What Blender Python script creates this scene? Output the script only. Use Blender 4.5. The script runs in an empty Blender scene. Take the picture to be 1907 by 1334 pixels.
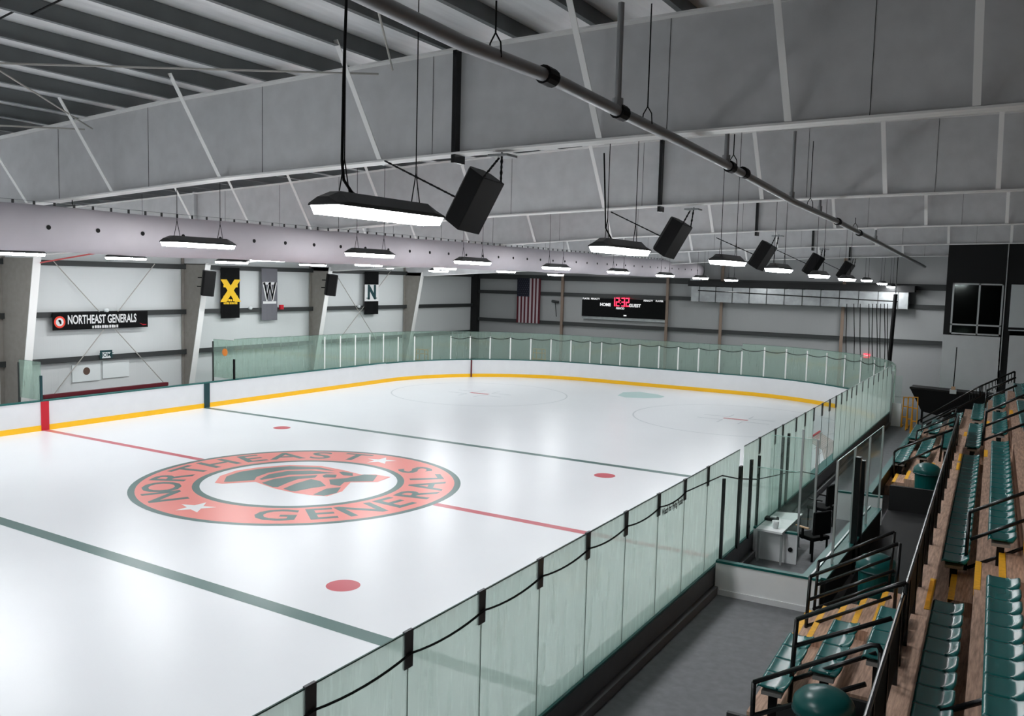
import bpy, bmesh, math, random
import numpy as np
from mathutils import Vector, Matrix
random.seed(7)
scene = bpy.context.scene
COL = scene.collection
PI = math.pi

# ------------------------------------------------------------------ camera
FPX = 1654.86; CPOS = Vector((17.8778, -19.2274, 5.9902))
YAW, PIT, ROL = -0.5220858, 0.0892372, 0.0261522
fw = Vector((math.sin(YAW)*math.cos(PIT), math.cos(YAW)*math.cos(PIT), -math.sin(PIT)))
r0 = Vector((math.cos(YAW), -math.sin(YAW), 0)); u0 = r0.cross(fw)
rt = r0*math.cos(ROL) + u0*math.sin(ROL); up = -r0*math.sin(ROL) + u0*math.cos(ROL)
camd = bpy.data.cameras.new('camera'); cam = bpy.data.objects.new('camera', camd); COL.objects.link(cam)
cam.matrix_world = Matrix(((rt.x, up.x, -fw.x, CPOS.x), (rt.y, up.y, -fw.y, CPOS.y), (rt.z, up.z, -fw.z, CPOS.z), (0, 0, 0, 1)))
camd.sensor_fit = 'HORIZONTAL'; camd.sensor_width = 36.0; camd.lens = FPX*36.0/1907.0
camd.clip_start = 0.05; camd.clip_end = 300
scene.camera = cam
# ------------------------------------------------------------------ view and world
vs = scene.view_settings; vs.view_transform = 'Standard'; vs.look = 'None'; vs.gamma = 1.0; vs.use_curve_mapping = False
vs.exposure = 0.0
scene.display_settings.display_device = 'sRGB'
LAMP = 74.0                       # emission of the tube lamps over the ice
world = bpy.data.worlds.new('hall_air'); scene.world = world; world.use_nodes = True
bg = world.node_tree.nodes['Background']; bg.inputs[0].default_value = (0.85, 0.95, 1.0, 1); bg.inputs[1].default_value = 0.01
scene.cycles.max_bounces = 8; scene.cycles.diffuse_bounces = 4; scene.cycles.glossy_bounces = 3
scene.cycles.transparent_max_bounces = 24; scene.cycles.sample_clamp_indirect = 6.0
scene.cycles.caustics_reflective = False; scene.cycles.caustics_refractive = False

# ------------------------------------------------------------------ helpers
def at(u, v, ax, val):
    """the point of the hall seen at photo pixel (u, v) on the plane x, y or z = val"""
    d = fw + rt*((u-953.5)/FPX) + up*((667-v)/FPX)
    i = 'xyz'.index(ax)
    return CPOS + d*((val-CPOS[i])/d[i])
def lin(c):
    return tuple(((x/255)/12.92 if x/255 <= .04045 else (((x/255)+.055)/1.055)**2.4) for x in c)
def mat(name, rgb, rough=.6, metal=0.0, noise=0.0, scale=6.0, spec=.4, emit=None, estr=0, coat=0, bump=0, stretch=(1,1,1)):
    m = bpy.data.materials.new(name); m.use_nodes = True
    nt = m.node_tree; b = nt.nodes['Principled BSDF']
    c = lin(rgb) + (1,)
    b.inputs['Base Color'].default_value = c; b.inputs['Roughness'].default_value = rough; b.inputs['Metallic'].default_value = metal
    b.inputs['Specular IOR Level'].default_value = spec
    if coat: b.inputs['Coat Weight'].default_value = coat; b.inputs['Coat Roughness'].default_value = .15
    if emit:
        b.inputs['Emission Color'].default_value = lin(emit)+(1,); b.inputs['Emission Strength'].default_value = estr
    if noise or bump:
        tc = nt.nodes.new('ShaderNodeTexCoord'); mp = nt.nodes.new('ShaderNodeMapping'); mp.inputs['Scale'].default_value = stretch
        nz = nt.nodes.new('ShaderNodeTexNoise'); nz.inputs['Scale'].default_value = scale; nz.inputs['Detail'].default_value = 5
        nt.links.new(tc.outputs['Object'], mp.inputs[0]); nt.links.new(mp.outputs[0], nz.inputs['Vector'])
        if noise:
            rmp = nt.nodes.new('ShaderNodeMapRange'); rmp.inputs['From Min'].default_value = .3; rmp.inputs['From Max'].default_value = .7
            rmp.inputs['To Min'].default_value = 1-noise; rmp.inputs['To Max'].default_value = 1+noise
            mx = nt.nodes.new('ShaderNodeMix'); mx.data_type = 'RGBA'; mx.blend_type = 'MULTIPLY'; mx.inputs['Factor'].default_value = 1
            mx.inputs['A'].default_value = c
            nt.links.new(nz.outputs['Fac'], rmp.inputs['Value']); nt.links.new(rmp.outputs[0], mx.inputs['B'])
            nt.links.new(mx.outputs['Result'], b.inputs['Base Color'])
        if bump:
            bp = nt.nodes.new('ShaderNodeBump'); bp.inputs['Strength'].default_value = bump; bp.inputs['Distance'].default_value = .02
            nt.links.new(nz.outputs['Fac'], bp.inputs['Height']); nt.links.new(bp.outputs[0], b.inputs['Normal'])
    return m
def glass_mat(name, tint, haze, hcol, gloss=.06, streak=0.0):
    m = bpy.data.materials.new(name); m.use_nodes = True; nt = m.node_tree
    for n in list(nt.nodes): nt.nodes.remove(n)
    out = nt.nodes.new('ShaderNodeOutputMaterial'); tr = nt.nodes.new('ShaderNodeBsdfTransparent'); tr.inputs[0].default_value = tint+(1,)
    df = nt.nodes.new('ShaderNodeBsdfDiffuse'); df.inputs[0].default_value = lin(hcol)+(1,)
    gl = nt.nodes.new('ShaderNodeBsdfGlossy'); gl.inputs['Roughness'].default_value = .06; gl.inputs[0].default_value = (.9, 1, .95, 1)
    m1 = nt.nodes.new('ShaderNodeMixShader'); m1.inputs[0].default_value = haze
    tl = nt.nodes.new('ShaderNodeBsdfTranslucent'); tl.inputs[0].default_value = lin(hcol)+(1,); m0 = nt.nodes.new('ShaderNodeMixShader'); m0.inputs[0].default_value = .5
    nt.links.new(df.outputs[0], m0.inputs[1]); nt.links.new(tl.outputs[0], m0.inputs[2])
    m2 = nt.nodes.new('ShaderNodeMixShader'); m2.inputs[0].default_value = gloss
    nt.links.new(tr.outputs[0], m1.inputs[1]); nt.links.new(m0.outputs[0], m1.inputs[2])
    nt.links.new(m1.outputs[0], m2.inputs[1]); nt.links.new(gl.outputs[0], m2.inputs[2]); nt.links.new(m2.outputs[0], out.inputs[0])
    if streak:
        tc = nt.nodes.new('ShaderNodeTexCoord'); mp = nt.nodes.new('ShaderNodeMapping'); mp.inputs['Scale'].default_value = (6, 6, .7)
        nz = nt.nodes.new('ShaderNodeTexNoise'); nz.inputs['Scale'].default_value = 1.6; nz.inputs['Detail'].default_value = 6; nz.inputs['Roughness'].default_value = .65
        mr = nt.nodes.new('ShaderNodeMapRange'); mr.inputs['From Min'].default_value = .5; mr.inputs['From Max'].default_value = .78
        mr.inputs['To Min'].default_value = haze; mr.inputs['To Max'].default_value = haze+streak
        nt.links.new(tc.outputs['Object'], mp.inputs[0]); nt.links.new(mp.outputs[0], nz.inputs['Vector'])
        nt.links.new(nz.outputs['Fac'], mr.inputs['Value']); nt.links.new(mr.outputs[0], m1.inputs[0])
    return m
def tag(o, label=None, cat=None, group=None, kind=None):
    if label: o['label'] = label
    if cat: o['category'] = cat
    if group: o['group'] = group
    if kind: o['kind'] = kind
    return o
def empty(name, loc, label=None, cat=None, group=None, kind=None):
    o = bpy.data.objects.new(name, None); COL.objects.link(o); o.location = loc; o.empty_display_size = .1
    return tag(o, label, cat, group, kind)
class MB:
    def __init__(s): s.v = []; s.f = []
    def add(s, vs_, fs_):
        n = len(s.v); s.v += [tuple(p) for p in vs_]; s.f += [tuple(i+n for i in f) for f in fs_]; return s
    def box(s, x0, x1, y0, y1, z0, z1):
        if x0 > x1: x0, x1 = x1, x0
        if y0 > y1: y0, y1 = y1, y0
        if z0 > z1: z0, z1 = z1, z0
        return s.add([(x0,y0,z0),(x1,y0,z0),(x1,y1,z0),(x0,y1,z0),(x0,y0,z1),(x1,y0,z1),(x1,y1,z1),(x0,y1,z1)],
            [(0,3,2,1),(4,5,6,7),(0,1,5,4),(1,2,6,5),(2,3,7,6),(3,0,4,7)])
    def bar(s, p0, p1, w, h, upv=(0,0,1)):
        """rectangular bar from p0 to p1: w across, h along upv"""
        p0 = Vector(p0); p1 = Vector(p1); d = (p1-p0).normalized(); upv = Vector(upv)
        sx = d.cross(upv)
        if sx.length < 1e-5: sx = d.cross(Vector((1,0,0)))
        sx.normalize(); uz = sx.cross(d).normalized()
        a = sx*(w/2); b = uz*(h/2)
        return s.add([p0-a-b,p0+a-b,p0+a+b,p0-a+b,p1-a-b,p1+a-b,p1+a+b,p1-a+b],
            [(0,1,2,3),(7,6,5,4),(0,4,5,1),(1,5,6,2),(2,6,7,3),(3,7,4,0)])
    def tube(s, pts, r, n=8, cap=True):
        pts = [Vector(p) for p in pts]; rings = []; prev = None
        for i, p in enumerate(pts):
            if i == 0: d = pts[1]-p
            elif i == len(pts)-1: d = p-pts[i-1]
            else: d = (pts[i+1]-p).normalized()+(p-pts[i-1]).normalized()
            d.normalize()
            a = prev if prev is not None else (Vector((0,0,1)) if abs(d.z) < .9 else Vector((1,0,0)))
            x = a - d*a.dot(d); x.normalize(); prev = x; y = d.cross(x)
            rr = r[i] if isinstance(r, (list, tuple)) else r
            rings.append([p + x*(rr*math.cos(2*PI*k/n)) + y*(rr*math.sin(2*PI*k/n)) for k in range(n)])
        vs_ = [q for R in rings for q in R]; fs_ = []
        for i in range(len(rings)-1):
            for k in range(n):
                fs_.append((i*n+k, i*n+(k+1)%n, (i+1)*n+(k+1)%n, (i+1)*n+k))
        if cap: fs_ += [tuple(range(n-1,-1,-1)), tuple((len(rings)-1)*n+k for k in range(n))]
        return s.add(vs_, fs_)
    def prism(s, poly, O, X, Y, t):
        """polygon in the frame O + a X + b Y, extruded by t along X x Y"""
        O = Vector(O); X = Vector(X); Y = Vector(Y); N = X.cross(Y).normalized()*t
        a = [O+X*p[0]+Y*p[1] for p in poly]; b = [p+N for p in a]; n = len(poly)
        return s.add(a+b, [tuple(range(n-1,-1,-1)), tuple(range(n,2*n))]+[(i,(i+1)%n,(i+1)%n+n,i+n) for i in range(n)])
    def lathe(s, prof, c, n=24):
        vs_ = []; fs_ = []
        for r, z in prof:
            for k in range(n): vs_.append((c[0]+r*math.cos(2*PI*k/n), c[1]+r*math.sin(2*PI*k/n), c[2]+z))
        for i in range(len(prof)-1):
            for k in range(n): fs_.append((i*n+k, i*n+(k+1)%n, (i+1)*n+(k+1)%n, (i+1)*n+k))
        return s.add(vs_, fs_)
    def ring(s, c, r1, r2, z, n=64, a0=0, a1=2*PI):
        vs_ = []; fs_ = []; full = abs(a1-a0-2*PI) < 1e-6
        for k in range(n+1):
            a = a0+(a1-a0)*k/n; vs_ += [(c[0]+r1*math.cos(a), c[1]+r1*math.sin(a), z), (c[0]+r2*math.cos(a), c[1]+r2*math.sin(a), z)]
        for k in range(n): fs_.append((2*k, 2*k+1, 2*k+3, 2*k+2))
        return s.add(vs_, fs_)
    def flat(s, poly, z):
        n = len(poly); return s.add([(p[0], p[1], z) for p in poly], [tuple(range(n))])
    def build(s, name, m, parent=None, smooth=False, origin=None, bevel=0):
        me = bpy.data.meshes.new(name)
        if origin is None and parent is not None: origin = parent.matrix_basis.translation if not parent.parent else (parent.parent.matrix_basis.translation+parent.matrix_basis.translation)
        if origin is None:
            xs = np.array(s.v); lo = xs.min(0); hi = xs.max(0); origin = Vector(((lo[0]+hi[0])/2, (lo[1]+hi[1])/2, lo[2]))
        origin = Vector(origin)
        me.from_pydata([tuple(Vector(p)-origin) for p in s.v], [], s.f); me.materials.append(m)
        bm = bmesh.new(); bm.from_mesh(me); bmesh.ops.recalc_face_normals(bm, faces=bm.faces)
        if bevel: bmesh.ops.bevel(bm, geom=bm.edges[:], offset=bevel, segments=2, affect='EDGES', profile=.5)
        bm.to_mesh(me); bm.free()
        if smooth:
            for p in me.polygons: p.use_smooth = True
        o = bpy.data.objects.new(name, me); COL.objects.link(o)
        if parent is None: o.location = origin
        else:
            o.parent = parent
        return o
def copy_tree(o, parent=None):
    c = o.copy(); COL.objects.link(c)
    if parent is not None: c.parent = parent
    for ch in list(o.children): copy_tree(ch, c)
    return c
_fc = {}
def text_polys(txt, size, bold=0.0):
    """letter shapes of the built-in font as (verts, faces), centred on the origin in x and y"""
    k = (txt, size, bold)
    if k in _fc: return _fc[k]
    cu = bpy.data.curves.new('lettering', 'FONT'); cu.body = txt; cu.size = size; cu.align_x = 'CENTER'; cu.align_y = 'CENTER'; cu.offset = bold; cu.resolution_u = 3
    ob = bpy.data.objects.new('lettering', cu); COL.objects.link(ob); dg = bpy.context.evaluated_depsgraph_get(); dg.update()
    me = ob.evaluated_get(dg).to_mesh(); v = [tuple(p.co) for p in me.vertices]; f = [tuple(p.vertices) for p in me.polygons]
    ob.evaluated_get(dg).to_mesh_clear(); bpy.data.objects.remove(ob); bpy.data.curves.remove(cu)
    _fc[k] = (v, f); return v, f
def add_text(mb, txt, size, O, X, Y, bold=0.0, sx=1.0):
    O = Vector(O); X = Vector(X); Y = Vector(Y); v, f = text_polys(txt, size, bold)
    mb.add([O+X*(p[0]*sx)+Y*p[1] for p in v], f); return mb
ORD = ['first','second','third','fourth','fifth','sixth','seventh','eighth','ninth','tenth','eleventh','twelfth','thirteenth','fourteenth','fifteenth','sixteenth','seventeenth','eighteenth','nineteenth','twentieth']
def od(i):
    if i < 20: return ORD[i]
    t = (i+1)//10; q = (i+1) % 10; tens = {2:'twenty',3:'thirty',4:'forty',5:'fifty'}[t]
    return tens+'-'+ORD[q-1] if q else {3:'thirtieth',4:'fortieth',5:'fiftieth'}[t]

# ------------------------------------------------------------------ materials
M = {}
M['beam'] = mat('grey_beam_paint', (204,205,206), .55, noise=.06, scale=3)
M['flange'] = mat('pale_flange_paint', (236,236,234), .5)
M['brace'] = mat('pale_brace_paint', (238,238,236), .5)
M['purlin'] = mat('dark_purlin_paint', (104,108,109), .6, noise=.1, scale=2)
M['girt'] = mat('girt_paint', (52,55,55), .55)
M['column'] = mat('column_paint', (140,136,130), .6, noise=.08, scale=4)
M['black'] = mat('black_metal', (9,9,10), .6, spec=.2)
M['blacksat'] = mat('black_painted_rail', (20,21,22), .26)
M['steel'] = mat('galvanised_steel', (150,154,155), .38, metal=.6, noise=.15, scale=3)
M['alu'] = mat('aluminium', (190,194,194), .35, metal=.5)
M['pipe'] = mat('dark_pipe', (150,152,154), .4, metal=.2)
M['duct'] = mat('fabric_duct', (190,184,190), .75, noise=.03, scale=2)
M['white'] = mat('white_board', (226,227,229), .35, noise=.02, scale=2)
M['boxwhite'] = mat('white_panel', (240,241,242), .45, noise=.03, scale=2)
M['teal'] = mat('teal_cap', (14,92,88), .4)
M['dteal'] = mat('dark_teal', (12,58,62), .4)
M['yellow'] = mat('yellow_kick_plate', (250,192,24), .4)
M['ynose'] = mat('yellow_nosing', (250,186,40), .55, noise=.12, scale=14)
M['red'] = mat('red_mark', (196,24,44), .4)
M['dred'] = mat('dark_red_rail', (96,22,34), .5)
M['seat'] = mat('green_seat_plastic', (16,100,98), .26, spec=.55)
M['bin'] = mat('green_bin_plastic', (10,80,78), .3)
M['deck'] = mat('brown_deck_boards', (184,152,132), .75, noise=.34, scale=5, stretch=(8,.7,1))
M['plank'] = mat('plank_alloy', (150,146,142), .5)
M['rubber'] = mat('dark_rubber_floor', (112,113,116), .75, noise=.12, scale=7)
M['concrete'] = mat('concrete', (120,120,120), .8, noise=.1, scale=3)
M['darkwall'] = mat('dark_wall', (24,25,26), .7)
M['lens'] = mat('lit_lens', (255,252,244), .4, emit=(250,252,254), estr=LAMP)
M['housing'] = mat('lamp_housing', (46,47,48), .45)
M['wood'] = mat('pale_wood', (214,176,140), .5)
M['cloth'] = mat('black_banner_cloth', (12,13,14), .8, spec=.15)
M['gcloth'] = mat('grey_banner_cloth', (108,108,114), .8)
M['gold'] = mat('gold_print', (248,200,40), .7)
M['print'] = mat('white_print', (225,225,225), .7)
M['lwhite'] = mat('sign_white', (235,235,235), .5, emit=(235,235,235), estr=.6)
M['led'] = mat('red_led', (255,60,90), .5, emit=(255,50,85), estr=2.2)
M['orange'] = mat('orange_sticker', (236,140,60), .5)
M['aid'] = mat('orange_yellow_plastic', (214,150,40), .5)
M['exit'] = mat('red_exit_sign', (255,60,80), .5, emit=(255,60,80), estr=1.2)
M['rod'] = mat('pale_rod', (170,168,162), .5)
M['redstrap'] = mat('red_strap', (206,92,92), .6)
M['paper'] = mat('white_sheet', (224,230,230), .6)
M['booth'] = mat('booth_wall_paint', (236,238,238), .6, noise=.03, scale=2)
M['net'] = mat('white_net', (205,195,185), .8)
M['glass'] = glass_mat('green_tinted_glass', (.90,.955,.93), .55, (240,253,246), .04, streak=.22)
M['glassfar'] = glass_mat('green_grey_glass', (.80,.90,.85), .24, (196,213,204), .04, streak=.2)
M['glassclear'] = glass_mat('clear_glass', (.92,.95,.94), .015, (170,190,180), .06)
M['glassdark'] = glass_mat('booth_glass', (.35,.38,.38), .02, (60,60,60), .05)

# ------------------------------------------------------------------ the hall shell
WX = -16.1; EY = 34.2; FZ = 0.5
def wallmat(name, rgb, ax):
    m = mat(name, rgb, .6); nt = m.node_tree; b = nt.nodes['Principled BSDF']
    tc = nt.nodes.new('ShaderNodeTexCoord'); sp = nt.nodes.new('ShaderNodeSeparateXYZ'); nt.links.new(tc.outputs['Object'], sp.inputs[0])
    mu = nt.nodes.new('ShaderNodeMath'); mu.operation = 'MULTIPLY'; mu.inputs[1].default_value = 2*PI/.30
    nt.links.new(sp.outputs[ax], mu.inputs[0]); sn = nt.nodes.new('ShaderNodeMath'); sn.operation = 'SINE'; nt.links.new(mu.outputs[0], sn.inputs[0])
    mr = nt.nodes.new('ShaderNodeMath'); mr.operation = 'GREATER_THAN'; mr.inputs[1].default_value = .9; nt.links.new(sn.outputs[0], mr.inputs[0])
    bp = nt.nodes.new('ShaderNodeBump'); bp.inputs['Strength'].default_value = .35; bp.inputs['Distance'].default_value = .03
    nt.links.new(mr.outputs[0], bp.inputs['Height']); nt.links.new(bp.outputs[0], b.inputs['Normal'])
    return m
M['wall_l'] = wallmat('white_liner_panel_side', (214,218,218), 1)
M['wall_e'] = wallmat('shaded_liner_panel_end', (160,162,162), 0)  # same liner as the side wall, its dimmer light put into the colour
def structure(name, mb, m, label):
    return tag(mb.build(name, m), label, kind='structure', cat=name.split('_')[0])
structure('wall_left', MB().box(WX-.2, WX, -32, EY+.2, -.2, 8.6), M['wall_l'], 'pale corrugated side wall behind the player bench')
structure('wall_back', MB().box(WX, 26.2, EY, EY+.2, -.2, 10.2), M['wall_e'], 'panelled end wall behind the scoreboard, darkened for its dimmer light')
structure('wall_right', MB().box(26, 26.2, -32, EY, -.2, 10.4), M['darkwall'], 'dark wall behind the stands')
structure('wall_front', MB().box(WX, 26, -32.2, -32, -.2, 10.4), M['darkwall'], 'dark wall at the camera end of the hall')
structure('floor_concrete', MB().box(WX, -13.2, -32, EY, -.2, 0), M['concrete'], 'concrete strip behind the far side boards')
structure('floor_end', MB().box(-13.2, 13.4, 28.9, EY, -.2, 0).box(-13.2, -4.4, 20.2, 28.9, -.2, -.02).box(4.6, 13.4, 20.2, 28.9, -.2, -.02), M['concrete'], 'concrete strip behind the end boards')
structure('floor_walkway', MB().box(13.4, 26, -32, EY, -.2, FZ), M['rubber'], 'dark rubber floored walkway between boards and stands')
# ice
m = M['ice'] = mat('rink_ice', (231,234,237), .30, noise=.015, scale=.35, spec=.45)
ice = MB()
pts = [(-12.95,-31.8)]
def board_path(d, n=22):
    """inner face of the boards moved outward by d: far side, rounded end, stand side"""
    p = [(-12.95-d, -24.0), (-12.95-d, 20.2)]
    for k in range(1, n+1):
        a = PI - (PI/2)*k/n; p.append((-4.45+(8.5+d)*math.cos(a), 20.2+(8.5+d)*math.sin(a)))
    p.append((4.65, 28.7+d))
    for k in range(1, n+1):
        a = PI/2 - (PI/2)*k/n; p.append((4.65+(8.5+d)*math.cos(a), 20.2+(8.5+d)*math.sin(a)))
    p.append((13.15+d, -24.0)); return p
P0 = board_path(.05)
ic = MB(); n = len(P0); ic.add([(x,y,0) for x,y in P0]+[(x,y,-.15) for x,y in P0], [tuple(range(n-1,-1,-1))]+[(i,(i+1)%n,(i+1)%n+n,i+n) for i in range(n)])
rink = structure('floor_ice', ic, M['ice'], 'white ice sheet of the rink with painted lines')
structure('floor_ice_end', MB().box(-12.95, 13.15, -32, -24.001, -.15, -.001), M['ice'], 'ice at the camera end of the rink')
def sweep(mb, d0, d1, z0, z1, i0, i1):
    a = board_path(d0)[i0:i1+1]; b = board_path(d1)[i0:i1+1]; k = len(a); v = []; f = []
    for (ax, ay), (bx, by) in zip(a, b): v += [(ax,ay,z0),(bx,by,z0),(bx,by,z1),(ax,ay,z1)]
    for i in range(k-1):
        for j in range(4): f.append((i*4+j, i*4+(j+1) % 4, (i+1)*4+(j+1) % 4, (i+1)*4+j))
    f += [(3,2,1,0), ((k-1)*4, (k-1)*4+1, (k-1)*4+2, (k-1)*4+3)]
    return mb.add(v, f)
NP = len(board_path(0))
BH = 1.07
def boards(name, label, i0, i1, h):
    r = empty(name, (*board_path(.1)[i0], 0), label, 'boards', 'dasher boards round the ice')
    sweep(MB(), 0, .22, 0, h, i0, i1).build('board_face', M['white'], r)
    sweep(MB(), -.015, -.001, 0, .2, i0, i1).build('kick_plate', M['yellow'], r)
    sweep(MB(), -.015, .24, h, h+.035, i0, i1).build('cap_rail', M['teal'], r)
    return r
bl = boards('dasher_boards', 'white boards with red and teal stripes along the bench side of the ice', 0, 1, BH)
be = boards('dasher_boards', 'white boards with yellow base curving round the scoreboard end of the ice', 1, NP-2, 1.04)
br = boards('dasher_boards', 'grey-backed boards along the stand side under the long glass', NP-2, NP-1, .97)
sweep(MB(), .221, .25, FZ+.16, .97, NP-2, NP-1).build('outer_cladding', mat('grey_board_backing', (92,92,94), .5, noise=.06), br)
sweep(MB(), .221, .33, FZ, FZ+.14, NP-2, NP-1).build('outer_kick_ledge', mat('grey_ledge', (112,110,112), .5), br)
def stripe(par, u, v0, w, m, name, h):
    y = at(u, v0, 'x', -12.95).y
    MB().box(-12.95, -12.918, y-w/2, y+w/2, 0.005, h).build(name, m, par)
stripe(bl, 84, 800, .30, M['red'], 'red_line_stripe', BH)
stripe(bl, 385, 758, .30, M['dteal'], 'blue_line_stripe', BH)
gp = at(881, 704, 'z', 0)
a = math.atan2(gp.y-20.2, gp.x+4.45)
c0 = Vector((-4.45,20.2,0)); dv = Vector((math.cos(a), math.sin(a), 0))
MB().bar(c0+dv*8.45+Vector((0,0,.005)), c0+dv*8.45+Vector((0,0,1.04)), .07, .08, dv).build('goal_line_stripe', M['dred'], be)

# ------------------------------------------------------------------ paint under the ice
pm = dict(rough=.30, spec=.45)
M['p_green'] = mat('ice_paint_green', (74,108,104), **pm); M['p_red'] = mat('ice_paint_red', (236,136,126), **pm)
M['p_line'] = mat('ice_paint_red_line', (196,92,104), **pm); M['p_spot'] = mat('ice_paint_spot', (198,78,92), **pm)
M['p_faint'] = mat('ice_paint_faint', (198,204,208), **pm); M['p_crease'] = mat('ice_paint_crease', (176,208,206), **pm)
M['p_white'] = mat('ice_paint_white', (236,238,238), **pm)
cx, cy = .12, -.38
def line(name, p, q, w, m, z=.002, x0=-12.9, x1=13.1):
    p = at(*p, 'z', 0); q = at(*q, 'z', 0); t0 = (x0-p.x)/(q.x-p.x); t1 = (x1-p.x)/(q.x-p.x)
    A = p+(q-p)*t0; B = p+(q-p)*t1
    return MB().add([(A.x,A.y-w/2,z),(B.x,B.y-w/2,z),(B.x,B.y+w/2,z),(A.x,A.y+w/2,z)], [(0,1,2,3)]).build(name, m, rink)
line('blue_line', (0,970), (718,1196), .34, M['p_green'])
line('blue_line', (385,760), (1280,887), .30, M['p_green'])
line('centre_line', (84,801), (1092,993), .26, M['p_line'], .002, -12.9, cx-4.58)
line('centre_line', (84,801), (1092,993), .26, M['p_line'], .002, cx+4.58, 13.1)
for u, v in ((525,797), (1126,886), (639,1091)):
    c = at(u, v, 'z', 0); MB().ring((c.x,c.y), 0.0, .33, .002, 32).build('faceoff_spot', M['p_spot'], rink)
for u, v in ((893,733), (1370,781)):
    c = at(u, v, 'z', 0)
    MB().ring((c.x,c.y), 4.5, 4.57, .002, 96).build('faceoff_circle', M['p_faint'], rink)
    k = MB()
    for sx in (-1, 1):
        for sy in (-1, 1):
            k.box(c.x+sx*.45, c.x+sx*1.6, c.y+sy*.5-.04, c.y+sy*.5+.04, .001, .002); k.box(c.x+sx*.45-.03, c.x+sx*.45+.03, c.y+sy*.5, c.y+sy*1.3, .001, .002)
    k.build('faceoff_hash_marks', M['p_faint'], rink)
    MB().box(c.x-.55, c.x+.55, c.y-.12, c.y+.12, .001, .003).build('faceoff_spot', M['p_line'], rink)
MB().flat([tuple(at(u, v, 'z', 0)[:2]) for u, v in ((1150,737),(1165,740.5),(1200,742),(1230,741.5),(1238,739),(1225,735),(1190,730),(1160,731))], .002).build('goal_crease', M['p_crease'], rink)
cx, cy = .12, -.38
MB().ring((cx,cy), 2.96, 4.42, .002, 96).build('logo_ring', M['p_red'], rink)
MB().ring((cx,cy), 4.42, 4.60, .0025, 96).ring((cx,cy), 2.76, 2.96, .0025, 96).build('logo_ring_border', M['p_green'], rink)
t = MB()
for i, ch in enumerate('NORTHEAST'):
    a = math.radians(244-17.25*i); rr = Vector((math.cos(a), math.sin(a), 0)); add_text(t, ch, 1.42, Vector((cx,cy,.004))+rr*3.69, Vector((rr.y,-rr.x,0)), rr, .022, 1.12)
for i, ch in enumerate('GENERALS'):
    a = math.radians(-56+16.8*i); rr = Vector((math.cos(a), math.sin(a), 0)); add_text(t, ch, 1.42, Vector((cx,cy,.004))+rr*3.69, Vector((-rr.y,rr.x,0)), -rr, .022, 1.12)
t.build('logo_lettering', M['p_green'], rink)
st = MB()
for a in (90, -92):
    a = math.radians(a); c = Vector((cx,cy,0))+Vector((math.cos(a), math.sin(a), 0))*3.66
    st.flat([(c.x+(.52 if k % 2 == 0 else .21)*math.cos(PI+k*PI/5), c.y+(.52 if k % 2 == 0 else .21)*math.sin(PI+k*PI/5)) for k in range(10)], .004)
st.build('logo_stars', M['p_white'], rink)
S2 = 1907/380
def hp(L, z, mb): return mb.flat([tuple(at(380+u/S2, 850+v/S2, 'z', 0)[:2]) for u, v in L], z)
hp([(100,250),(150,185),(300,135),(500,105),(800,82),(1100,92),(1300,130),(1400,155),(1470,172),(1600,172),(1745,195),(1620,242),(1370,245),(1290,330),(1150,375),(1020,368),(850,345),(650,300),(480,240),(170,258)], .003, MB()).build('logo_helmet_outline', M['p_red'], rink)
h = MB()
for L in ([(185,240),(210,190),(330,148),(520,118),(800,93),(1080,105),(1230,140),(1040,122),(760,128),(600,155),(490,195),(470,225),(250,240)],
    [(515,215),(610,170),(780,140),(1000,135),(1230,158),(1080,165),(800,175),(640,205),(540,222)],
    [(540,250),(650,215),(820,190),(1060,178),(1040,200),(880,215),(780,250),(690,290),(640,290)],
    [(1105,185),(1140,170),(1240,175),(1230,200),(1120,200)], [(1260,150),(1300,145),(1390,160),(1390,185),(1300,180)],
    [(1170,220),(1330,205),(1500,172),(1620,180),(1580,235),(1370,238),(1310,245),(1270,280),(1180,265)],
    [(740,305),(860,255),(1000,215),(1090,235),(1140,280),(1000,300),(850,330),(800,325)],
    [(1020,360),(1140,305),(1280,290),(1240,345),(1120,372)]): hp(L, .0045, h)
h.build('logo_helmet', M['p_green'], rink)

# ------------------------------------------------------------------ steel frames and roof
XB = [(-14.3,6.4),(-.3,7.25),(5.5,7.6),(10.5,7.8),(14,7.9),(18,7.98),(26,8.1)]
XT = [(-16.0,7.9),(-1.4,8.66),(4,9.03),(10.4,9.30),(14,9.40),(18,9.45),(26,9.6)]
def ip(L, x):
    for (a, b), (c, d) in zip(L, L[1:]):
        if x <= c: return b+(d-b)*(x-a)/(c-a)
    return L[-1][1]
YB = [-8.0, .5, 9.0, 17.5, 26.0]; DZ = [0, -.06, -.15, -.27, -.40]
def dzy(y): return float(np.interp(y, YB, DZ)) if y > -8 else 0.0
WORDY = ['the camera end','the second bay','the third bay','the fourth bay','the scoreboard end']
def ploline(pts, y, w, t, mb):
    v = []; f = []
    for x, z in pts: v += [(x,y-w/2,z),(x,y+w/2,z),(x,y+w/2,z+t),(x,y-w/2,z+t)]
    for i in range(len(pts)-1):
        for j in range(4): f.append((i*4+j, i*4+(j+1) % 4, i*4+4+(j+1) % 4, i*4+4+j))
    k = len(pts)-1; f += [(3,2,1,0), (k*4,k*4+1,k*4+2,k*4+3)]
    return mb.add(v, f)
FEET = [at(u, v, 'y', -8).x for u, v in ((62,380),(220,352),(420,328),(717,298),(1124,249),(1473,218),(1820,197))]
FEET = [FEET[0]-4.6, FEET[0]-2.3] + FEET
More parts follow.
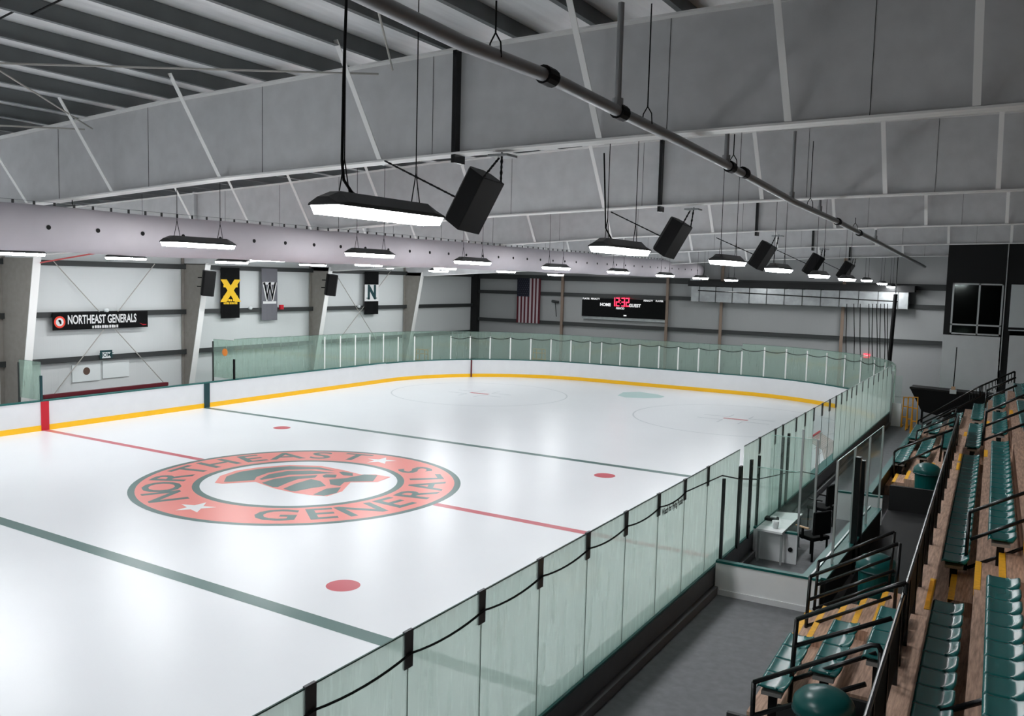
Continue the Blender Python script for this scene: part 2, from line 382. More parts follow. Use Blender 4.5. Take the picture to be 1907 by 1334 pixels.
for k, y in enumerate(YB):
    dz = DZ[k]
    bt = [(x, z+dz) for x, z in XB]; tp = [(x, z+dz) for x, z in XT]
    r = empty('roof_beam', (10.4, y, bt[3][1]), 'deep grey tapered steel roof beam at %s of the hall' % WORDY[k], 'beam', 'roof beams', 'structure')
    poly = [(-16.0, 6.40+dz)]+bt+tp[::-1]
    MB().prism(poly, (0, y+.006, 0), (1,0,0), (0,0,1), .012).build('web', M['beam'], r)
    ploline(bt, y, .30, .028, MB()).build('bottom_flange', M['flange'], r)
    ploline(tp, y, .30, .028, MB()).build('top_flange', M['flange'], r)
    for x in (10.4, -5.2):
        MB().box(x-.032, x+.032, y-.14, y+.14, ip(bt, x)-.12, ip(tp, x)+.06).build('splice_plate', M['blacksat'] if x > 0 else M['beam'], r)
    for x in FEET:
        b = MB(); z0 = ip(bt, x)+.04; z1 = ip(tp, x)-.02
        b.bar((x, y-.14, z0), (x, y-.14-(z1-z0)*.72, z1+.12), .012, .085, (1,0,0)).build('flange_brace', M['brace'], r)
    s = MB()
    for x in FEET[:-1]:
        s.box(x+.9, x+.906, y-.012, y, ip(bt, x+.9), ip(tp, x+.9))
    s.build('web_joint', M['girt'], r)
# columns on the bench side
for k, (yb, tpx, bpx) in enumerate(((.5, (62,478), (40,740)), (9, (383,490), (352,716)), (17.5, (613,497), (590,650)), (26, (785,507), (763,615)))):
    T = at(*tpx, 'y', yb-.15); B = at(*bpx, 'y', yb-.15)
    z0 = 0.0; xb = B.x+(B.x-T.x)*(z0-B.z)/(B.z-T.z)
    xb = max(xb, -15.9); xt = T.x; zt = T.z
    r = empty('steel_column', (xb, yb, 0), 'tapered steel wall column with pale flange, %s from the bench end of the side wall' % ORD[k], 'column', 'columns along the side wall', 'structure')
    MB().prism([(-16.02,0),(xb,0),(xt,zt-.04),(-16.02,zt-.04)], (0,yb+.006,0), (1,0,0), (0,0,1), .012).build('web', M['column'], r)
    MB().bar((xb,yb,0), (xt,yb,zt), .30, .03, (1,0,0)).build('inner_flange', M['flange'], r)
    MB().box(-16.05,-16.02,yb-.15,yb+.15,0,zt+1).build('outer_flange', M['column'], r)
# girts
M['post'] = mat('brown_post_paint', (134,116,102), .55)
def girt(name, label, p, q, dep, hgt, n=None):
    return structure(name, MB().bar(p, q, dep, hgt), M['girt'], label)
for lab, v in (('top', (150,492)), ('middle', (150,586)), ('low', (100,673))):
    z = at(*v, 'x', WX+.15).z
    structure('wall_girt', MB().box(WX, WX+.22, -30, EY-.1, z-.09, z+.09).box(WX+.2, WX+.225, -30, EY-.1, z+.09, z+.13), M['girt'], 'dark %s wall rail along the bench side wall' % lab)
for lab, z, h in (('top', 6.08, .30), ('upper', 5.02, .20), ('lower', 3.08, .2)):
    structure('wall_girt', MB().box(WX+.3, 25.9, EY-.22, EY, z-h/2, z+h/2).box(WX+.3, 25.9, EY-.24, EY-.2, z+h/2, z+h/2+.03), M['girt'], 'dark %s wall rail along the end wall' % lab)
for k, (u, v) in enumerate(((1047,560), (1242,575), (1342,600), (1568,610))):
    x = at(u, v, 'y', EY-.25).x
    zt = 9.0 if k in (1, 3) else 6.3 if k == 0 else 8.8
    structure('wall_column', MB().box(x-.09, x+.09, EY-.30, EY-.27, 0, zt).box(x-.012, x+.012, EY-.27, EY, 0, zt), M['post'], 'slim brown steel post on the end wall, %s from the flag' % ORD[k])
structure('wall_column', MB().box(WX+.02, WX+.5, EY-.45, EY-.02, 0, 8.2), M['darkwall'], 'dark corner post where the side wall meets the end wall')
# x bracing on the side wall
def rod(name, label, pts, r=.02, m=None, cat='rod', group=None):
    return tag(MB().tube(pts, r, 6).build(name, m or M['rod']), label, cat, group)
g = 'brace rods on the side wall'
rod('brace_rod', 'thin pale brace rod falling from the bench end column top behind the team banner', [at(98,485,'x',-15.845), at(325,735,'x',-15.845)], .022, None, 'rod', g)
rod('brace_rod', 'thin pale brace rod rising to the second column behind the team banner', [at(100,735,'x',-15.845), at(288,492,'x',-15.845)], .022, None, 'rod', g)
rod('brace_rod', 'thin brace rod falling behind the second wall loudspeaker', [at(628,515,'x',-15.845), at(700,632,'x',-15.845)], .022, None, 'rod', g)
rod('brace_rod', 'thin brace rod rising toward the M banner', [at(635,628,'x',-15.845), at(735,495,'x',-15.845)], .022, None, 'rod', g)
# purlins, bridging and roof
X0 = 6.58
for k in range(-19, 11):
    x = X0+1.2*k
    if x < -15.9: continue
    z = lambda y: ip(XT, x)+dzy(y)+.03
    ys = [-31.9, -8, .5, 9, 17.5, 26, EY-.05]
    p = MB(); v = []; f = []
    prof = [(0,.0),(.08,.0),(.08,.012),(.012,.012),(.012,.25),(-.07,.25),(-.07,.238),(0,.238)]
    for y in ys:
        for a_, b_ in prof: v.append((x+a_, y, z(y)+b_))
    n = len(prof)
    for i in range(len(ys)-1):
        for j in range(n): f.append((i*n+j, i*n+(j+1) % n, (i+1)*n+(j+1) % n, (i+1)*n+j))
    o = structure('purlin', p.add(v, f), M['purlin'], 'dark roof purlin running the length of the hall, %s from the bench side wall' % od(max(0, k+18)))
    o['group'] = 'roof purlins'
    br_ = MB()
    for y in (-12.2, -3.9, 4.6):
        br_.tube([(x+.01, y, z(y)+.03), (x+1.19, y, z(y)+.22)], .014, 6)
    br_.build('bridging_rod', M['black'], o)
M['insul'] = mat('roof_insulation_vinyl', (246,247,248), .45, noise=.10, scale=1.2, bump=.5, stretch=(6,.6,1))
rf = MB(); xs = [WX-.1+i*(26.2-WX)/84 for i in range(85)]; ys = [-32, -20, -8, .5, 9, 17.5, 26, EY+.2]
v = []; f = []
for y in ys:
    for x in xs: v.append((x, y, ip(XT, x)+dzy(y)+.285))
nx = len(xs)
for j in range(len(ys)-1):
    for i in range(nx-1): f.append((j*nx+i, j*nx+i+1, (j+1)*nx+i+1, (j+1)*nx+i))
structure('ceiling', rf.add(v, f), M['insul'], 'white vinyl-faced roof insulation above the purlins')

# ------------------------------------------------------------------ air duct
DX, DZc, DR = 1.1, 6.72, .45
r = empty('air_duct', (DX, 8, DZc), 'long pale round fabric air duct running the length of the ice', 'duct')
MB().tube([(DX, y, DZc+.012*math.sin(y*1.3)) for y in np.linspace(-27, 31.2, 60)], DR, 28).build('duct_body', M['duct'], r, smooth=True)
d = MB()
for y in np.arange(-13, 31, 1.05):
    a = math.radians(2); c = Vector((DX+DR*math.cos(a), y, DZc+DR*math.sin(a)))
    d.tube([c-Vector((.01,0,0)), c+Vector((.012,0,0))], .045, 10)
d.build('air_nozzles', M['black'], r)
d = MB()
for y in np.arange(-13, 31, .42): d.box(DX-.012, DX+.012, y-.02, y+.02, DZc+DR-.02, DZc+DR+.075)
d.build('hanger_clips', M['housing'], r)
MB().tube([(DX, -27, DZc+DR+.075), (DX, 31.2, DZc+DR+.075)], .006, 5).build('track_wire', M['steel'], r)
for y in YB: MB().tube([(DX, y, DZc+DR+.07), (DX, y, 7.34+dzy(y))], .01, 5).build('hanger_rod', M['black'], r)

# ------------------------------------------------------------------ tube lamps
def make_lamp(L=1.62):
    r = empty('hanging_lamp', (0,0,0))
    prof = [(-.17,.0),(.17,.0),(.16,.035),(.06,.13),(-.06,.13),(-.16,.035)]
    b = MB(); v = []; f = []
    for y, s in ((-L/2,.0),(-L/2+.001,.55),(-L/2+.16,1.),(L/2-.16,1.),(L/2-.001,.55),(L/2,.0)):
        for px_, pz in prof: v.append((px_*(1 if s > .5 else .85), y, pz*s if s else pz*.3))
    n = len(prof)
    for i in range(5):
        for j in range(n): f.append((i*n+j, i*n+(j+1) % n, (i+1)*n+(j+1) % n, (i+1)*n+j))
    f += [tuple(range(n-1,-1,-1)), tuple(range(5*n, 6*n))]
    hs = b.add(v, f).build('housing', M['housing'], r)
    MB().prism([(-.155,-.001),(-.115,-.075),(.115,-.075),(.155,-.001)], (0,-L/2+.02,0), (1,0,0), (0,0,1), -(L-.04)).build('lit_lens', M['lens'], r)
    s = MB()
    for y in np.linspace(-L/2+.45, L/2-.3, 6): s.box(.085, .10, y-.02, y+.02, .062, .078)
    s.build('cooling_slots', M['flange'], hs)
    return r
lamp0 = make_lamp(); first = [True]
lrows = [('over the stand side', 12.6, [(711,386),(1157,458),(1356,483),(1451,498),(1526,510),(1578,517)], [(1614,523),(1643,529),(1660,535)]),
         ('in front of the long duct', 3.6, [(371,450),(690,470),(881,485),(1036,496),(1152,504),(1239,511),(1305,516),(1362,520)], []),
         ('behind the long duct', -7.4, [(30,468),(291,469),(499,481),(687,491),(829,498),(943,504),(1035,510)], []),
         ('by the bench wall', -12.0, [(235,478),(432,486),(583,491),(712,496),(817,503)], [])]
def put_lamp(p, label, group):
    o = lamp0 if first[0] else copy_tree(lamp0)
    first[0] = False; o.location = p; tag(o, label, 'lamp', group)
    top = ip(XT, p.x)+dzy(p.y)+.27-p.z
    for y in (-.53, .53):
        h = MB(); h.tube([(-.0, y-.07, .12), (0, y, .42)], .006, 5).tube([(0, y+.07, .12), (0, y, .42)], .006, 5).tube([(0, y, .42), (0, y, top)], .006, 5)
        h.build('hanger_wire', M['black'], o, origin=(0,0,0))
    return o
for nm, x, L, L2 in lrows:
    g = 'lit tube lamps hanging '+nm
    for i, (u, v) in enumerate(L):
        put_lamp(at(u, v, 'x', x)+Vector((0,0,-.045)), 'lit tube lamp hanging %s, %s from the camera end' % (nm, od(i)), g)
    for j, (u, v) in enumerate(L2):
        put_lamp(at(u, v, 'y', 28.5+2.2*j)+Vector((0,0,.03)), 'lit tube lamp hanging %s, %s from the camera end' % (nm, od(len(L)+j)), g)
    p0 = at(*L[0], 'x', x)
    for j in (1, 2, 3):                                  # the rows go on above and behind the camera
        y = p0.y-5.7*j
        if y > -31 and not (nm.startswith('over') and j == 3): put_lamp(Vector((x, y, p0.z+.05)), 'lit tube lamp %s, %s overhead one by the camera' % (nm, ORD[j-1]), g)
# cord of the first lamp
p = at(640,350,'x',12.6)
tag(MB().tube([at(645,0,'x',12.6), at(640,150,'x',12.6), at(637,300,'x',12.6), at(640,335,'x',12.6), at(655,358,'x',12.6), at(672,372,'x',12.6)], .014, 6).build('power_cord', M['black']), 'black power cord dropping to the big lamp beside the hanging loudspeaker', 'cord')
tag(MB().tube([at(1125,285,'x',12.6), at(1127,380,'x',12.6), at(1128,425,'x',12.6), at(1140,448,'x',12.6)], .012, 6).build('power_cord', M['black']), 'black power cord dropping to the second lamp over the stand side', 'cord')

# ------------------------------------------------------------------ hanging loudspeakers
def chain(mb, p, q, r=.018):
    p = Vector(p); q = Vector(q); n = max(4, int((q-p).length/.07)); d_ = (q-p)/n
    for i in range(n):
        a = p+d_*i; s = Vector((0,.012,0)) if i % 2 else Vector((.012,0,0))
        mb.tube([a-d_*.08, a+d_*.5+s, a+d_*1.08], r*.7, 5).tube([a-d_*.08, a+d_*.5-s, a+d_*1.08], r*.7, 5)
    return mb
SPK = [((880,373), 1.0, (936,287), (717,300), -8), ((1251,443), 1, (1291,388), (1138,395), .5), ((1419,476), 1, (1449,438), (1334,443), 9), ((1514,493), 1, (1535,463), (1447,466), 17.5), ((1574,504), 1, (1592,481), (1516,480), 26)]
for i, (c, s, hk, wl, y) in enumerate(SPK):
    r = empty('hanging_speaker', (0,0,0))
    C_ = at(*c, 'y', y-.25); H = at(*hk, 'y', y-.05); Wp = at(*wl, 'y', y-.16)
    r.location = C_
    tag(r, 'black loudspeaker hung tilted by chains under the %s roof beam from the camera' % ORD[i], 'loudspeaker', 'loudspeakers hung under the roof beams')
    R_ = Matrix.Rotation(math.radians(30), 3, 'Y') @ Matrix.Rotation(math.radians(180-12), 3, 'Z')
    w, h, d_ = .46, .84, .42
    m1 = MB(); m1.prism([(-d_/2,-w/2),(d_/2-.1,-w/2),(d_/2,-w/2+.09),(d_/2,w/2-.09),(d_/2-.1,w/2),(-d_/2,w/2)], (0,0,-h/2), (1,0,0), (0,1,0), h)
    m1.v = [tuple(R_@Vector(p)+C_) for p in m1.v]; m1.build('cabinet', M['black'], r, bevel=.012)
    m2 = MB().box(d_/2+.0, d_/2+.014, -w/2+.1, w/2-.1, -h/2+.03, h/2-.03); m2.v = [tuple(R_@Vector(p)+C_) for p in m2.v]; m2.build('grille', M['cloth'], r)
    top1 = R_@Vector((-d_/2+.02, -w/2+.03, h/2-.06))+C_; top2 = R_@Vector((-d_/2+.03, w/2-.03, h/2))+C_; lo = R_@Vector((d_/2-.03, 0, -.1))+C_
    chain(MB(), top1, H+Vector((.05,-.1,0))).build('support_chain', M['black'], r)
    chain(MB(), top2, H+Vector((-.08,.1,0))).build('support_chain', M['black'], r)
    chain(MB(), lo, Wp).build('tie_chain', M['black'], r)
    MB().bar(H+Vector((-.16,0,-.03)), H+Vector((.16,0,-.03)), .30, .035).build('beam_clamp', M['steel'], r)
for i, (c, sgn) in enumerate((((388,528), 1), ((617,531), 1))):
    C_ = at(*c, 'x', -14.1); r = empty('wall_speaker', C_, 'black loudspeaker mounted on the %s pale wall column behind the duct' % ('second' if i == 0 else 'third'), 'loudspeaker', 'loudspeakers on the wall columns')
    R_ = Matrix.Rotation(math.radians(9), 3, 'Y') @ Matrix.Rotation(math.radians(-35), 3, 'Z')
    m1 = MB().prism([(-.2,-.28),(.12,-.28),(.2,-.2),(.2,.2),(.12,.28),(-.2,.28)], (0,0,-.56), (1,0,0), (0,1,0), 1.12)
    m1.v = [tuple(R_@Vector(p)+C_) for p in m1.v]; m1.build('cabinet', M['black'], r, bevel=.012)
    MB().bar(C_+Vector((-.15,0,.25)), C_+Vector((-.55,-.1,.25)), .05, .05).bar(C_+Vector((-.15,0,-.15)), C_+Vector((-.6,-.1,-.15)), .05, .05).build('mounting_arm', M['black'], r)

# ------------------------------------------------------------------ sprinkler pipe
pp = [at(u, v, 'x', 14.0) for u, v in ((700,3),(860,80),(1020,142),(1155,209),(1270,265),(1360,311),(1474,374),(1560,413),(1640,454),(1722,497))]
a0 = pp[0]+(pp[0]-pp[1]).normalized()*3
r = empty('sprinkler_pipe', pp[4], 'long dark sprinkler pipe running under the roof beams above the stands', 'pipe')
MB().tube([a0]+pp, .06, 12).build('main_pipe', M['pipe'], r, smooth=True)
for u, v in ((1020,142),(1155,209),(1360,311),(1385,322),(1560,413),(1600,434)):
    q = at(u, v, 'x', 14.0); d_ = (pp[6]-pp[2]).normalized(); MB().tube([q-d_*.09, q+d_*.09], .085, 12).build('pipe_coupling', M['black'], r)
for u, v, v1, rr in ((1150,205,0,.035),(1352,305,245,.035),(1474,370,240,.03),(1526,395,372,.03),(1630,447,428,.03)):
    q = at(u, v, 'x', 14.0); z1 = at(u, v1, 'x', 14.0).z
    MB().tube([q, (q.x, q.y, z1)], rr, 10).tube([q, q+Vector((0,0,.12))], rr*1.7, 10).build('riser_pipe', M['pipe'], r)
for u, v, v1 in ((922,108,0),(1205,232,0),(1365,314,248),(1508,388,258),(1592,430,405)):
    q = at(u, v, 'x', 14.0); z1 = at(u, v1, 'x', 14.0).z
    h = MB(); h.tube([(q.x-.06,q.y,q.z), (q.x-.05,q.y,q.z+.12), (q.x,q.y,q.z+.2)], .007, 5).tube([(q.x+.06,q.y,q.z), (q.x+.05,q.y,q.z+.12), (q.x,q.y,q.z+.2)], .007, 5).tube([(q.x,q.y,q.z+.2), (q.x,q.y,z1)], .008, 5); h.build('hanger_rod', M['black'], r)
# roof brace cables near the camera
g = 'thin brace cables below the purlins'
for lab, p, q in (('thin pale roof brace cable reaching the second brace of the big beam', at(0,118,'y',-11.5), at(705,138,'y',-8.15)), ('thin pale roof brace cable running down behind the dark pipe', at(702,10,'y',-10.5), at(731,130,'y',-8.15)),
    ('thin pale roof brace cable falling to the beam beside the lone flange brace', at(0,132,'y',-11.0), at(172,240,'y',-8.15)), ('thin pale roof brace cable low against the big beam end', at(0,234,'y',-9.5), at(158,241,'y',-8.15))):
    rod('brace_cable', lab, [p, q], .016, M['rod'], 'cable', g)
c = at(240,462,'y',3.0); d_ = at(100,487,'y',1.0)
tag(MB().bar(at(240,461,'y',.62), at(66,491,'y',.62), .02, .05).build('red_strap', M['redstrap']), 'pale red strap running from the duct to the bench end wall column', 'strap')

# ------------------------------------------------------------------ banners on the side wall
def banner(name, label, cat, u0, v0, u1, v1, x, m, group=None):
    a_ = at(u0, v0, 'x', x); b_ = at(u1, v1, 'x', x); y0, y1 = a_.y, b_.y; z1, z0 = a_.z, b_.z
    r = empty(name, (x, (y0+y1)/2, z0), label, cat, group)
    n = 14; v = []; f = []
    for i in range(n+1):
        for j in range(2):
            y = y0+(y1-y0)*i/n
            for s in (0, .012): v.append((x+.012*math.sin(i*1.1)*(1-j)+s, y, z0 if j == 0 else z1))
    for i in range(n):
        b0 = i*4; b1 = b0+4
        f += [(b0+1,b1+1,b1+3,b0+3), (b0,b0+2,b1+2,b1), (b0,b1,b1+1,b0+1), (b0+2,b0+3,b1+3,b1+2)]
    r = MB().add(v, f).build('cloth', m, r)
    return r, y0, y1, z0, z1
def marks(mb, n, wid, hgt, yc, zc, x):
    """a line of illegibly small print"""
    for k in range(n):
        a_ = yc-wid/2+wid*k/n; mb.box(x-.002, x+.002, a_, a_+wid/n*(.62+.22*((k*7) % 3)/2), zc-hgt/2, zc+hgt/2*(1 if k % 3 else .8))
def disc(c, rad, x, m, name, par, n=28):
    MB().add([(x, c[0]+rad*math.cos(2*PI*k/n), c[1]+rad*math.sin(2*PI*k/n)) for k in range(n)], [tuple(range(n))]).build(name, m, par)
YX = Vector((0,1,0)); ZX = Vector((0,0,1))
bx = WX+.30
r, y0, y1, z0, z1 = banner('team_banner', 'long black team banner with round red logo and white lettering', 'banner', 97, 583, 275, 609, bx, M['cloth'])
H = z1-z0; L = y1-y0
t = MB(); add_text(t, 'NORTHEAST GENERALS', .5, (bx+.03, y0+L*.505, z0+H*.56), YX, ZX, .012, L*.64/5.9*1.24).build('lettering', M['print'], r)
t = MB(); marks(t, 11, 1.25, .12, y0+L*.53, z0+H*.13, bx+.03); t.build('small_lettering', M['print'], r)
lc = (y0+L*.067, z0+H*.47)
disc(lc, H*.34, bx+.028, mat('banner_red', (235,70,50), .7), 'logo_ring', r); disc(lc, H*.235, bx+.031, M['print'], 'logo_disc', r)
MB().add([(bx+.034, lc[0]+a_*H, lc[1]+b_*H) for a_, b_ in ((-.1,.12),(.03,.14),(.10,.02),(.10,-.1),(0,-.12),(-.02,-.02),(-.06,.0))], [tuple(range(7))]).build('logo_figure', M['cloth'], r)
MB().add([(bx+.03, y0+L*.90, z0+H*.28), (bx+.03, y0+L*.94, z0+H*.19), (bx+.03, y0+L*.98, z0+H*.19), (bx+.03, y0+L*.98, z0+H*.14), (bx+.03, y0+L*.94, z0+H*.13)], [(0,1,2,3,4)]).build('red_swoosh', M['red'], r)
g = 'school banners on the side wall'
r, y0, y1, z0, z1 = banner('school_banner', 'long black hanging banner with big gold letter X', 'banner', 411, 498, 446, 592, bx-.06, M['cloth'], g)
H = z1-z0; cy_ = (y0+y1)/2; Wd = y1-y0
t = MB(); add_text(t, 'X', 1.35, (bx-.06+.03, cy_, z0+H*.52), YX, ZX, .09, 1.0)
for s in (-1, 1):
    t.box(bx-.06+.028, bx-.06+.032, cy_+s*Wd*.23-Wd*.15, cy_+s*Wd*.23+Wd*.15, z0+H*.61, z0+H*.655); t.box(bx-.06+.028, bx-.06+.032, cy_+s*Wd*.23-Wd*.15, cy_+s*Wd*.23+Wd*.15, z0+H*.40, z0+H*.445)
t.build('letter', M['gold'], r)
t = MB(); marks(t, 6, Wd*.74, H*.045, cy_, z0+H*.355, bx-.06+.03); marks(t, 9, Wd*.74, H*.04, cy_, z0+H*.295, bx-.06+.03); t.build('lettering', M['gold'], r)
r, y0, y1, z0, z1 = banner('school_banner', 'long grey hanging banner with black letter W', 'banner', 487, 500, 516, 596, bx-.06, M['gcloth'], g)
H = z1-z0; cy_ = (y0+y1)/2; Wd = y1-y0
t = MB(); add_text(t, 'W', 1.25, (bx-.06+.026, cy_, z0+H*.53), YX, ZX, .07, .68); t.box(bx-.06+.022, bx-.06+.026, cy_-Wd*.4, cy_+Wd*.4, z0+H*.69, z0+H*.74).box(bx-.06+.022, bx-.06+.026, cy_-Wd*.42, cy_+Wd*.42, z0+H*.32, z0+H*.37); t.build('white_outline', M['print'], r)
t = MB(); add_text(t, 'W', 1.15, (bx-.06+.034, cy_, z0+H*.53), YX, ZX, .02, .66); t.build('letter', M['cloth'], r)
r, y0, y1, z0, z1 = banner('school_banner', 'long black hanging banner with white square and green letter N', 'banner', 679, 506, 704, 585, bx, M['cloth'], g)
H = z1-z0; cy_ = (y0+y1)/2; Wd = y1-y0
MB().box(bx+.016, bx+.03, cy_-Wd*.5, cy_+Wd*.5, z0+H*.31, z0+H*.70).build('white_square', M['print'], r)
t = MB(); add_text(t, 'N', 1.1, (bx+.036, cy_, z0+H*.505), YX, ZX, .06, .95);
t.box(bx+.032, bx+.036, cy_-Wd*.38, cy_-Wd*.14, z0+H*.37, z0+H*.39).box(bx+.032, bx+.036, cy_+Wd*.14, cy_+Wd*.38, z0+H*.37, z0+H*.39)
t.build('letter', M['dteal'], r)
r, y0, y1, z0, z1 = banner('bench_sign', 'small green bordered sign above the side wall rail under the team banner', 'sign', 186, 653, 209, 667, WX+.26, M['dteal'])
MB().box(WX+.277, WX+.283, y0+.09, y1-.09, z0+.02, z1-.09).build('sign_face', M['paper'], r)
t = MB(); add_text(t, 'HOME', .24, (WX+.288, (y0+y1)/2, (z0+z1)/2-.03), YX, ZX, .004).build('lettering', M['dteal'], r)
for i, (u, v) in enumerate(((198,578),(466,574),(668,571))):
    p = at(u, v, 'x', WX+.25); tag(MB().lathe([(0,.09),(.08,.07),(.12,0),(.08,-.07),(0,-.09)], (p.x, p.y, p.z), 12).build('wall_lamp', M['paper']), ['round white wall fitting above the long team banner', 'round white wall fitting between the X and W banners', 'round white wall fitting beside the N banner'][i], 'wall light', 'white wall fittings')
p = at(524,572,'x',WX+.3); tag(MB().box(p.x-.05,p.x+.05,p.y-.12,p.y+.12,p.z-.12,p.z+.12).build('alarm_strobe', M['red']), 'small red alarm strobe on the side wall rail beside the W banner', 'alarm')
for i, (q0, q1) in enumerate((((136,681),(189,708)), ((193,673),(242,701)))):
    a_ = at(*q0, 'x', WX+.12); b_ = at(*q1, 'x', WX+.12)
    r = empty('wall_sheet', (WX+.1, (a_.y+b_.y)/2, b_.z), ['white sheet with a dark round emblem pinned behind the bench', 'plain white sheet pinned behind the bench beside the emblem sheet'][i], 'sheet', 'white sheets behind the bench')
    MB().box(WX+.02, WX+.06, a_.y, b_.y, b_.z, a_.z).build('sheet', M['paper'], r)
    if i == 0: disc(((a_.y+b_.y)/2, (a_.z*.6+b_.z*.4)), .16, WX+.066, mat('emblem_brown', (90,70,60), .7), 'emblem', r)
a_ = at(80,742,'x',-14.35); b_ = at(312,717,'x',-14.35)
r = empty('player_bench', (-14.35, (a_.y+b_.y)/2, 0), 'long player bench back with dark red cap behind the white boards', 'bench')
MB().box(-14.40, -14.33, a_.y, b_.y, 0, a_.z-.02).build('back_panel', M['girt'], r)
MB().box(-14.44, -14.29, a_.y, b_.y, a_.z-.02, a_.z+.12).build('cap', M['dred'], r)
MB().box(-14.3, -13.9, a_.y, b_.y, .42, .48).build('seat', M['plank'], r)

# ------------------------------------------------------------------ end wall things
ey = EY-.26
a_ = at(1085,555,'y',ey); b_ = at(1239,590,'y',ey); w2 = (b_.x-a_.x)/2; cx_ = (a_.x+b_.x)/2; zt = at(1160,557,'y',ey).z; zb = at(1160,592,'y',ey).z
r = empty('scoreboard', (cx_, ey, zb), 'wide black scoreboard with red clock digits on the end wall', 'scoreboard')
MB().box(a_.x, b_.x, ey-.06, ey+.1, zb, zt).build('case', M['cloth'], r)
MB().box(a_.x, b_.x, ey+.02, ey+.1, zb-.18, zb).build('ledge', M['steel'], r)
XX = Vector((1,0,0)); hh = zt-zb; ty = ey-.068
def st(txt, size, fx, fz, m, name, bold=.006, sx=1): 
    t = MB(); add_text(t, txt, size, (a_.x+(b_.x-a_.x)*fx, ty, zb+hh*fz), XX, ZX, bold, sx); t.build(name, m, r)
st('HOME', .27, .29, .66, M['lwhite'], 'home_lettering', .01); st('GUEST', .27, .645, .66, M['lwhite'], 'guest_lettering', .01)
st('PERIOD', .17, .472, .49, M['lwhite'], 'period_lettering'); st('PLAYER', .15, .05, .95-.0, M['lwhite'], 'player_lettering'); st('PENALTY', .15, .165, .95, M['lwhite'], 'penalty_lettering')
st('PENALTY', .15, .80, .95, M['lwhite'], 'penalty_lettering'); st('PLAYER', .15, .93, .95, M['lwhite'], 'player_lettering'); MB().box(a_.x+(b_.x-a_.x)*.515, a_.x+(b_.x-a_.x)*.55, ty-.004, ty, zb+hh*.09, zb+hh*.15).build('small_print', M['lwhite'], r)
SEG = {'1':'bc','2':'abged','3':'abgcd','0':'abcdef'}
dg_ = MB(); dh = .56; dw = .24
def digit(ch, x, z):
    tk = .062
    for s in SEG[ch]:
        if s == 'a': dg_.box(x, x+dw, ty-.01, ty, z+dh-tk, z+dh)
        if s == 'g': dg_.box(x, x+dw, ty-.01, ty, z+dh/2-tk/2, z+dh/2+tk/2)
        if s == 'd': dg_.box(x, x+dw, ty-.01, ty, z, z+tk)
        if s == 'b': dg_.box(x+dw-tk, x+dw, ty-.01, ty, z+dh/2, z+dh)
        if s == 'c': dg_.box(x+dw-tk, x+dw, ty-.01, ty, z, z+dh/2)
        if s == 'e': dg_.box(x, x+tk, ty-.01, ty, z, z+dh/2)
        if s == 'f': dg_.box(x, x+tk, ty-.01, ty, z+dh/2, z+dh)
bx0 = a_.x+(b_.x-a_.x)*.395; zz = zb+hh*.60
for ch, dx in (('1',-.16),('2',.14),('3',.52),('2',.82)): digit(ch, bx0+dx, zz)
dg_.box(bx0+.42, bx0+.47, ty-.01, ty, zz+.16, zz+.22).box(bx0+.42, bx0+.47, ty-.01, ty, zz+.36, zz+.41)
dg_.build('clock_digits', M['led'], r)
# flag
a_ = at(964,518,'y',ey); b_ = at(1005,603,'y',ey)
r = empty('hanging_flag', ((a_.x+b_.x)/2, ey, b_.z), 'stars and stripes flag hung vertically on the end wall', 'flag')
fw_ = b_.x-a_.x; fh = a_.z-b_.z
for k in range(13):
    x0 = a_.x+fw_*k/13; x1 = a_.x+fw_*(k+1)/13
    if k < 7: z1_ = a_.z-fh*.41
    else: z1_ = a_.z
    if k == 0: sm = MB(), MB()
    sm[k % 2].box(x0, x1, ey-.03+.02*math.sin(k*.9), ey+.0, b_.z, z1_)
sm[0].build('red_stripes', mat('flag_red', (88,30,40), .8), r); sm[1].build('white_stripes', mat('flag_white', (190,180,184), .8), r)
MB().box(a_.x, a_.x+fw_*7/13, ey-.035, ey, a_.z-fh*.41, a_.z).build('canton', mat('flag_canton', (28,30,44), .8), r)
s_ = MB()
for i in range(9):
    for j in range(6 if i % 2 == 0 else 5):
        px_ = a_.x+fw_*7/13*((j+.5+(.0 if i % 2 == 0 else .5))/6); pz = a_.z-fh*.41*(i+.5)/9
        s_.add([(px_+(.035 if q % 2 == 0 else .015)*math.cos(PI/2+q*PI/5), ey-.037, pz+(.035 if q % 2 == 0 else .015)*math.sin(PI/2+q*PI/5)) for q in range(10)], [tuple(range(10))])
s_.build('stars', mat('flag_star', (80,82,96), .8), r)
# sheet metal duct
a_ = at(1288,530,'y',EY-1.0); b_ = at(1690,576,'y',EY-1.0)
r = empty('metal_duct', ((a_.x+b_.x)/2, EY-.8, b_.z), 'shiny rectangular sheet metal duct along the top of the end wall', 'duct')
MB().box(a_.x, b_.x, EY-1.0, EY-.35, b_.z-.0, a_.z-.12).build('duct_body', M['steel'], r)
for k in range(12):
    x = a_.x+(b_.x-a_.x)*(k+.5)/12; MB().box(x-.02, x+.02, EY-1.03, EY-.34, b_.z-.02, a_.z-.1).build('duct_seam', M['girt'], r)
MB().box(a_.x-.1, a_.x+.55, EY-.98, EY-.4, a_.z-.12, 7.0).build('duct_elbow', M['steel'], r)
structure('trim_1', MB().box(a_.x-.2, b_.x+.3, EY-1.08, EY-.32, a_.z-.1, a_.z+.24), M['darkwall'], 'dark band along the top of the metal duct')
p = at(1614,663,'y',EY-.055)
r = empty('exit_sign', p, 'small red lit EXIT sign behind the glass corner', 'sign')
MB().box(p.x-.17, p.x+.17, p.y-.05, p.y+.05, p.z-.12, p.z+.12).build('sign_box', M['exit'], r)
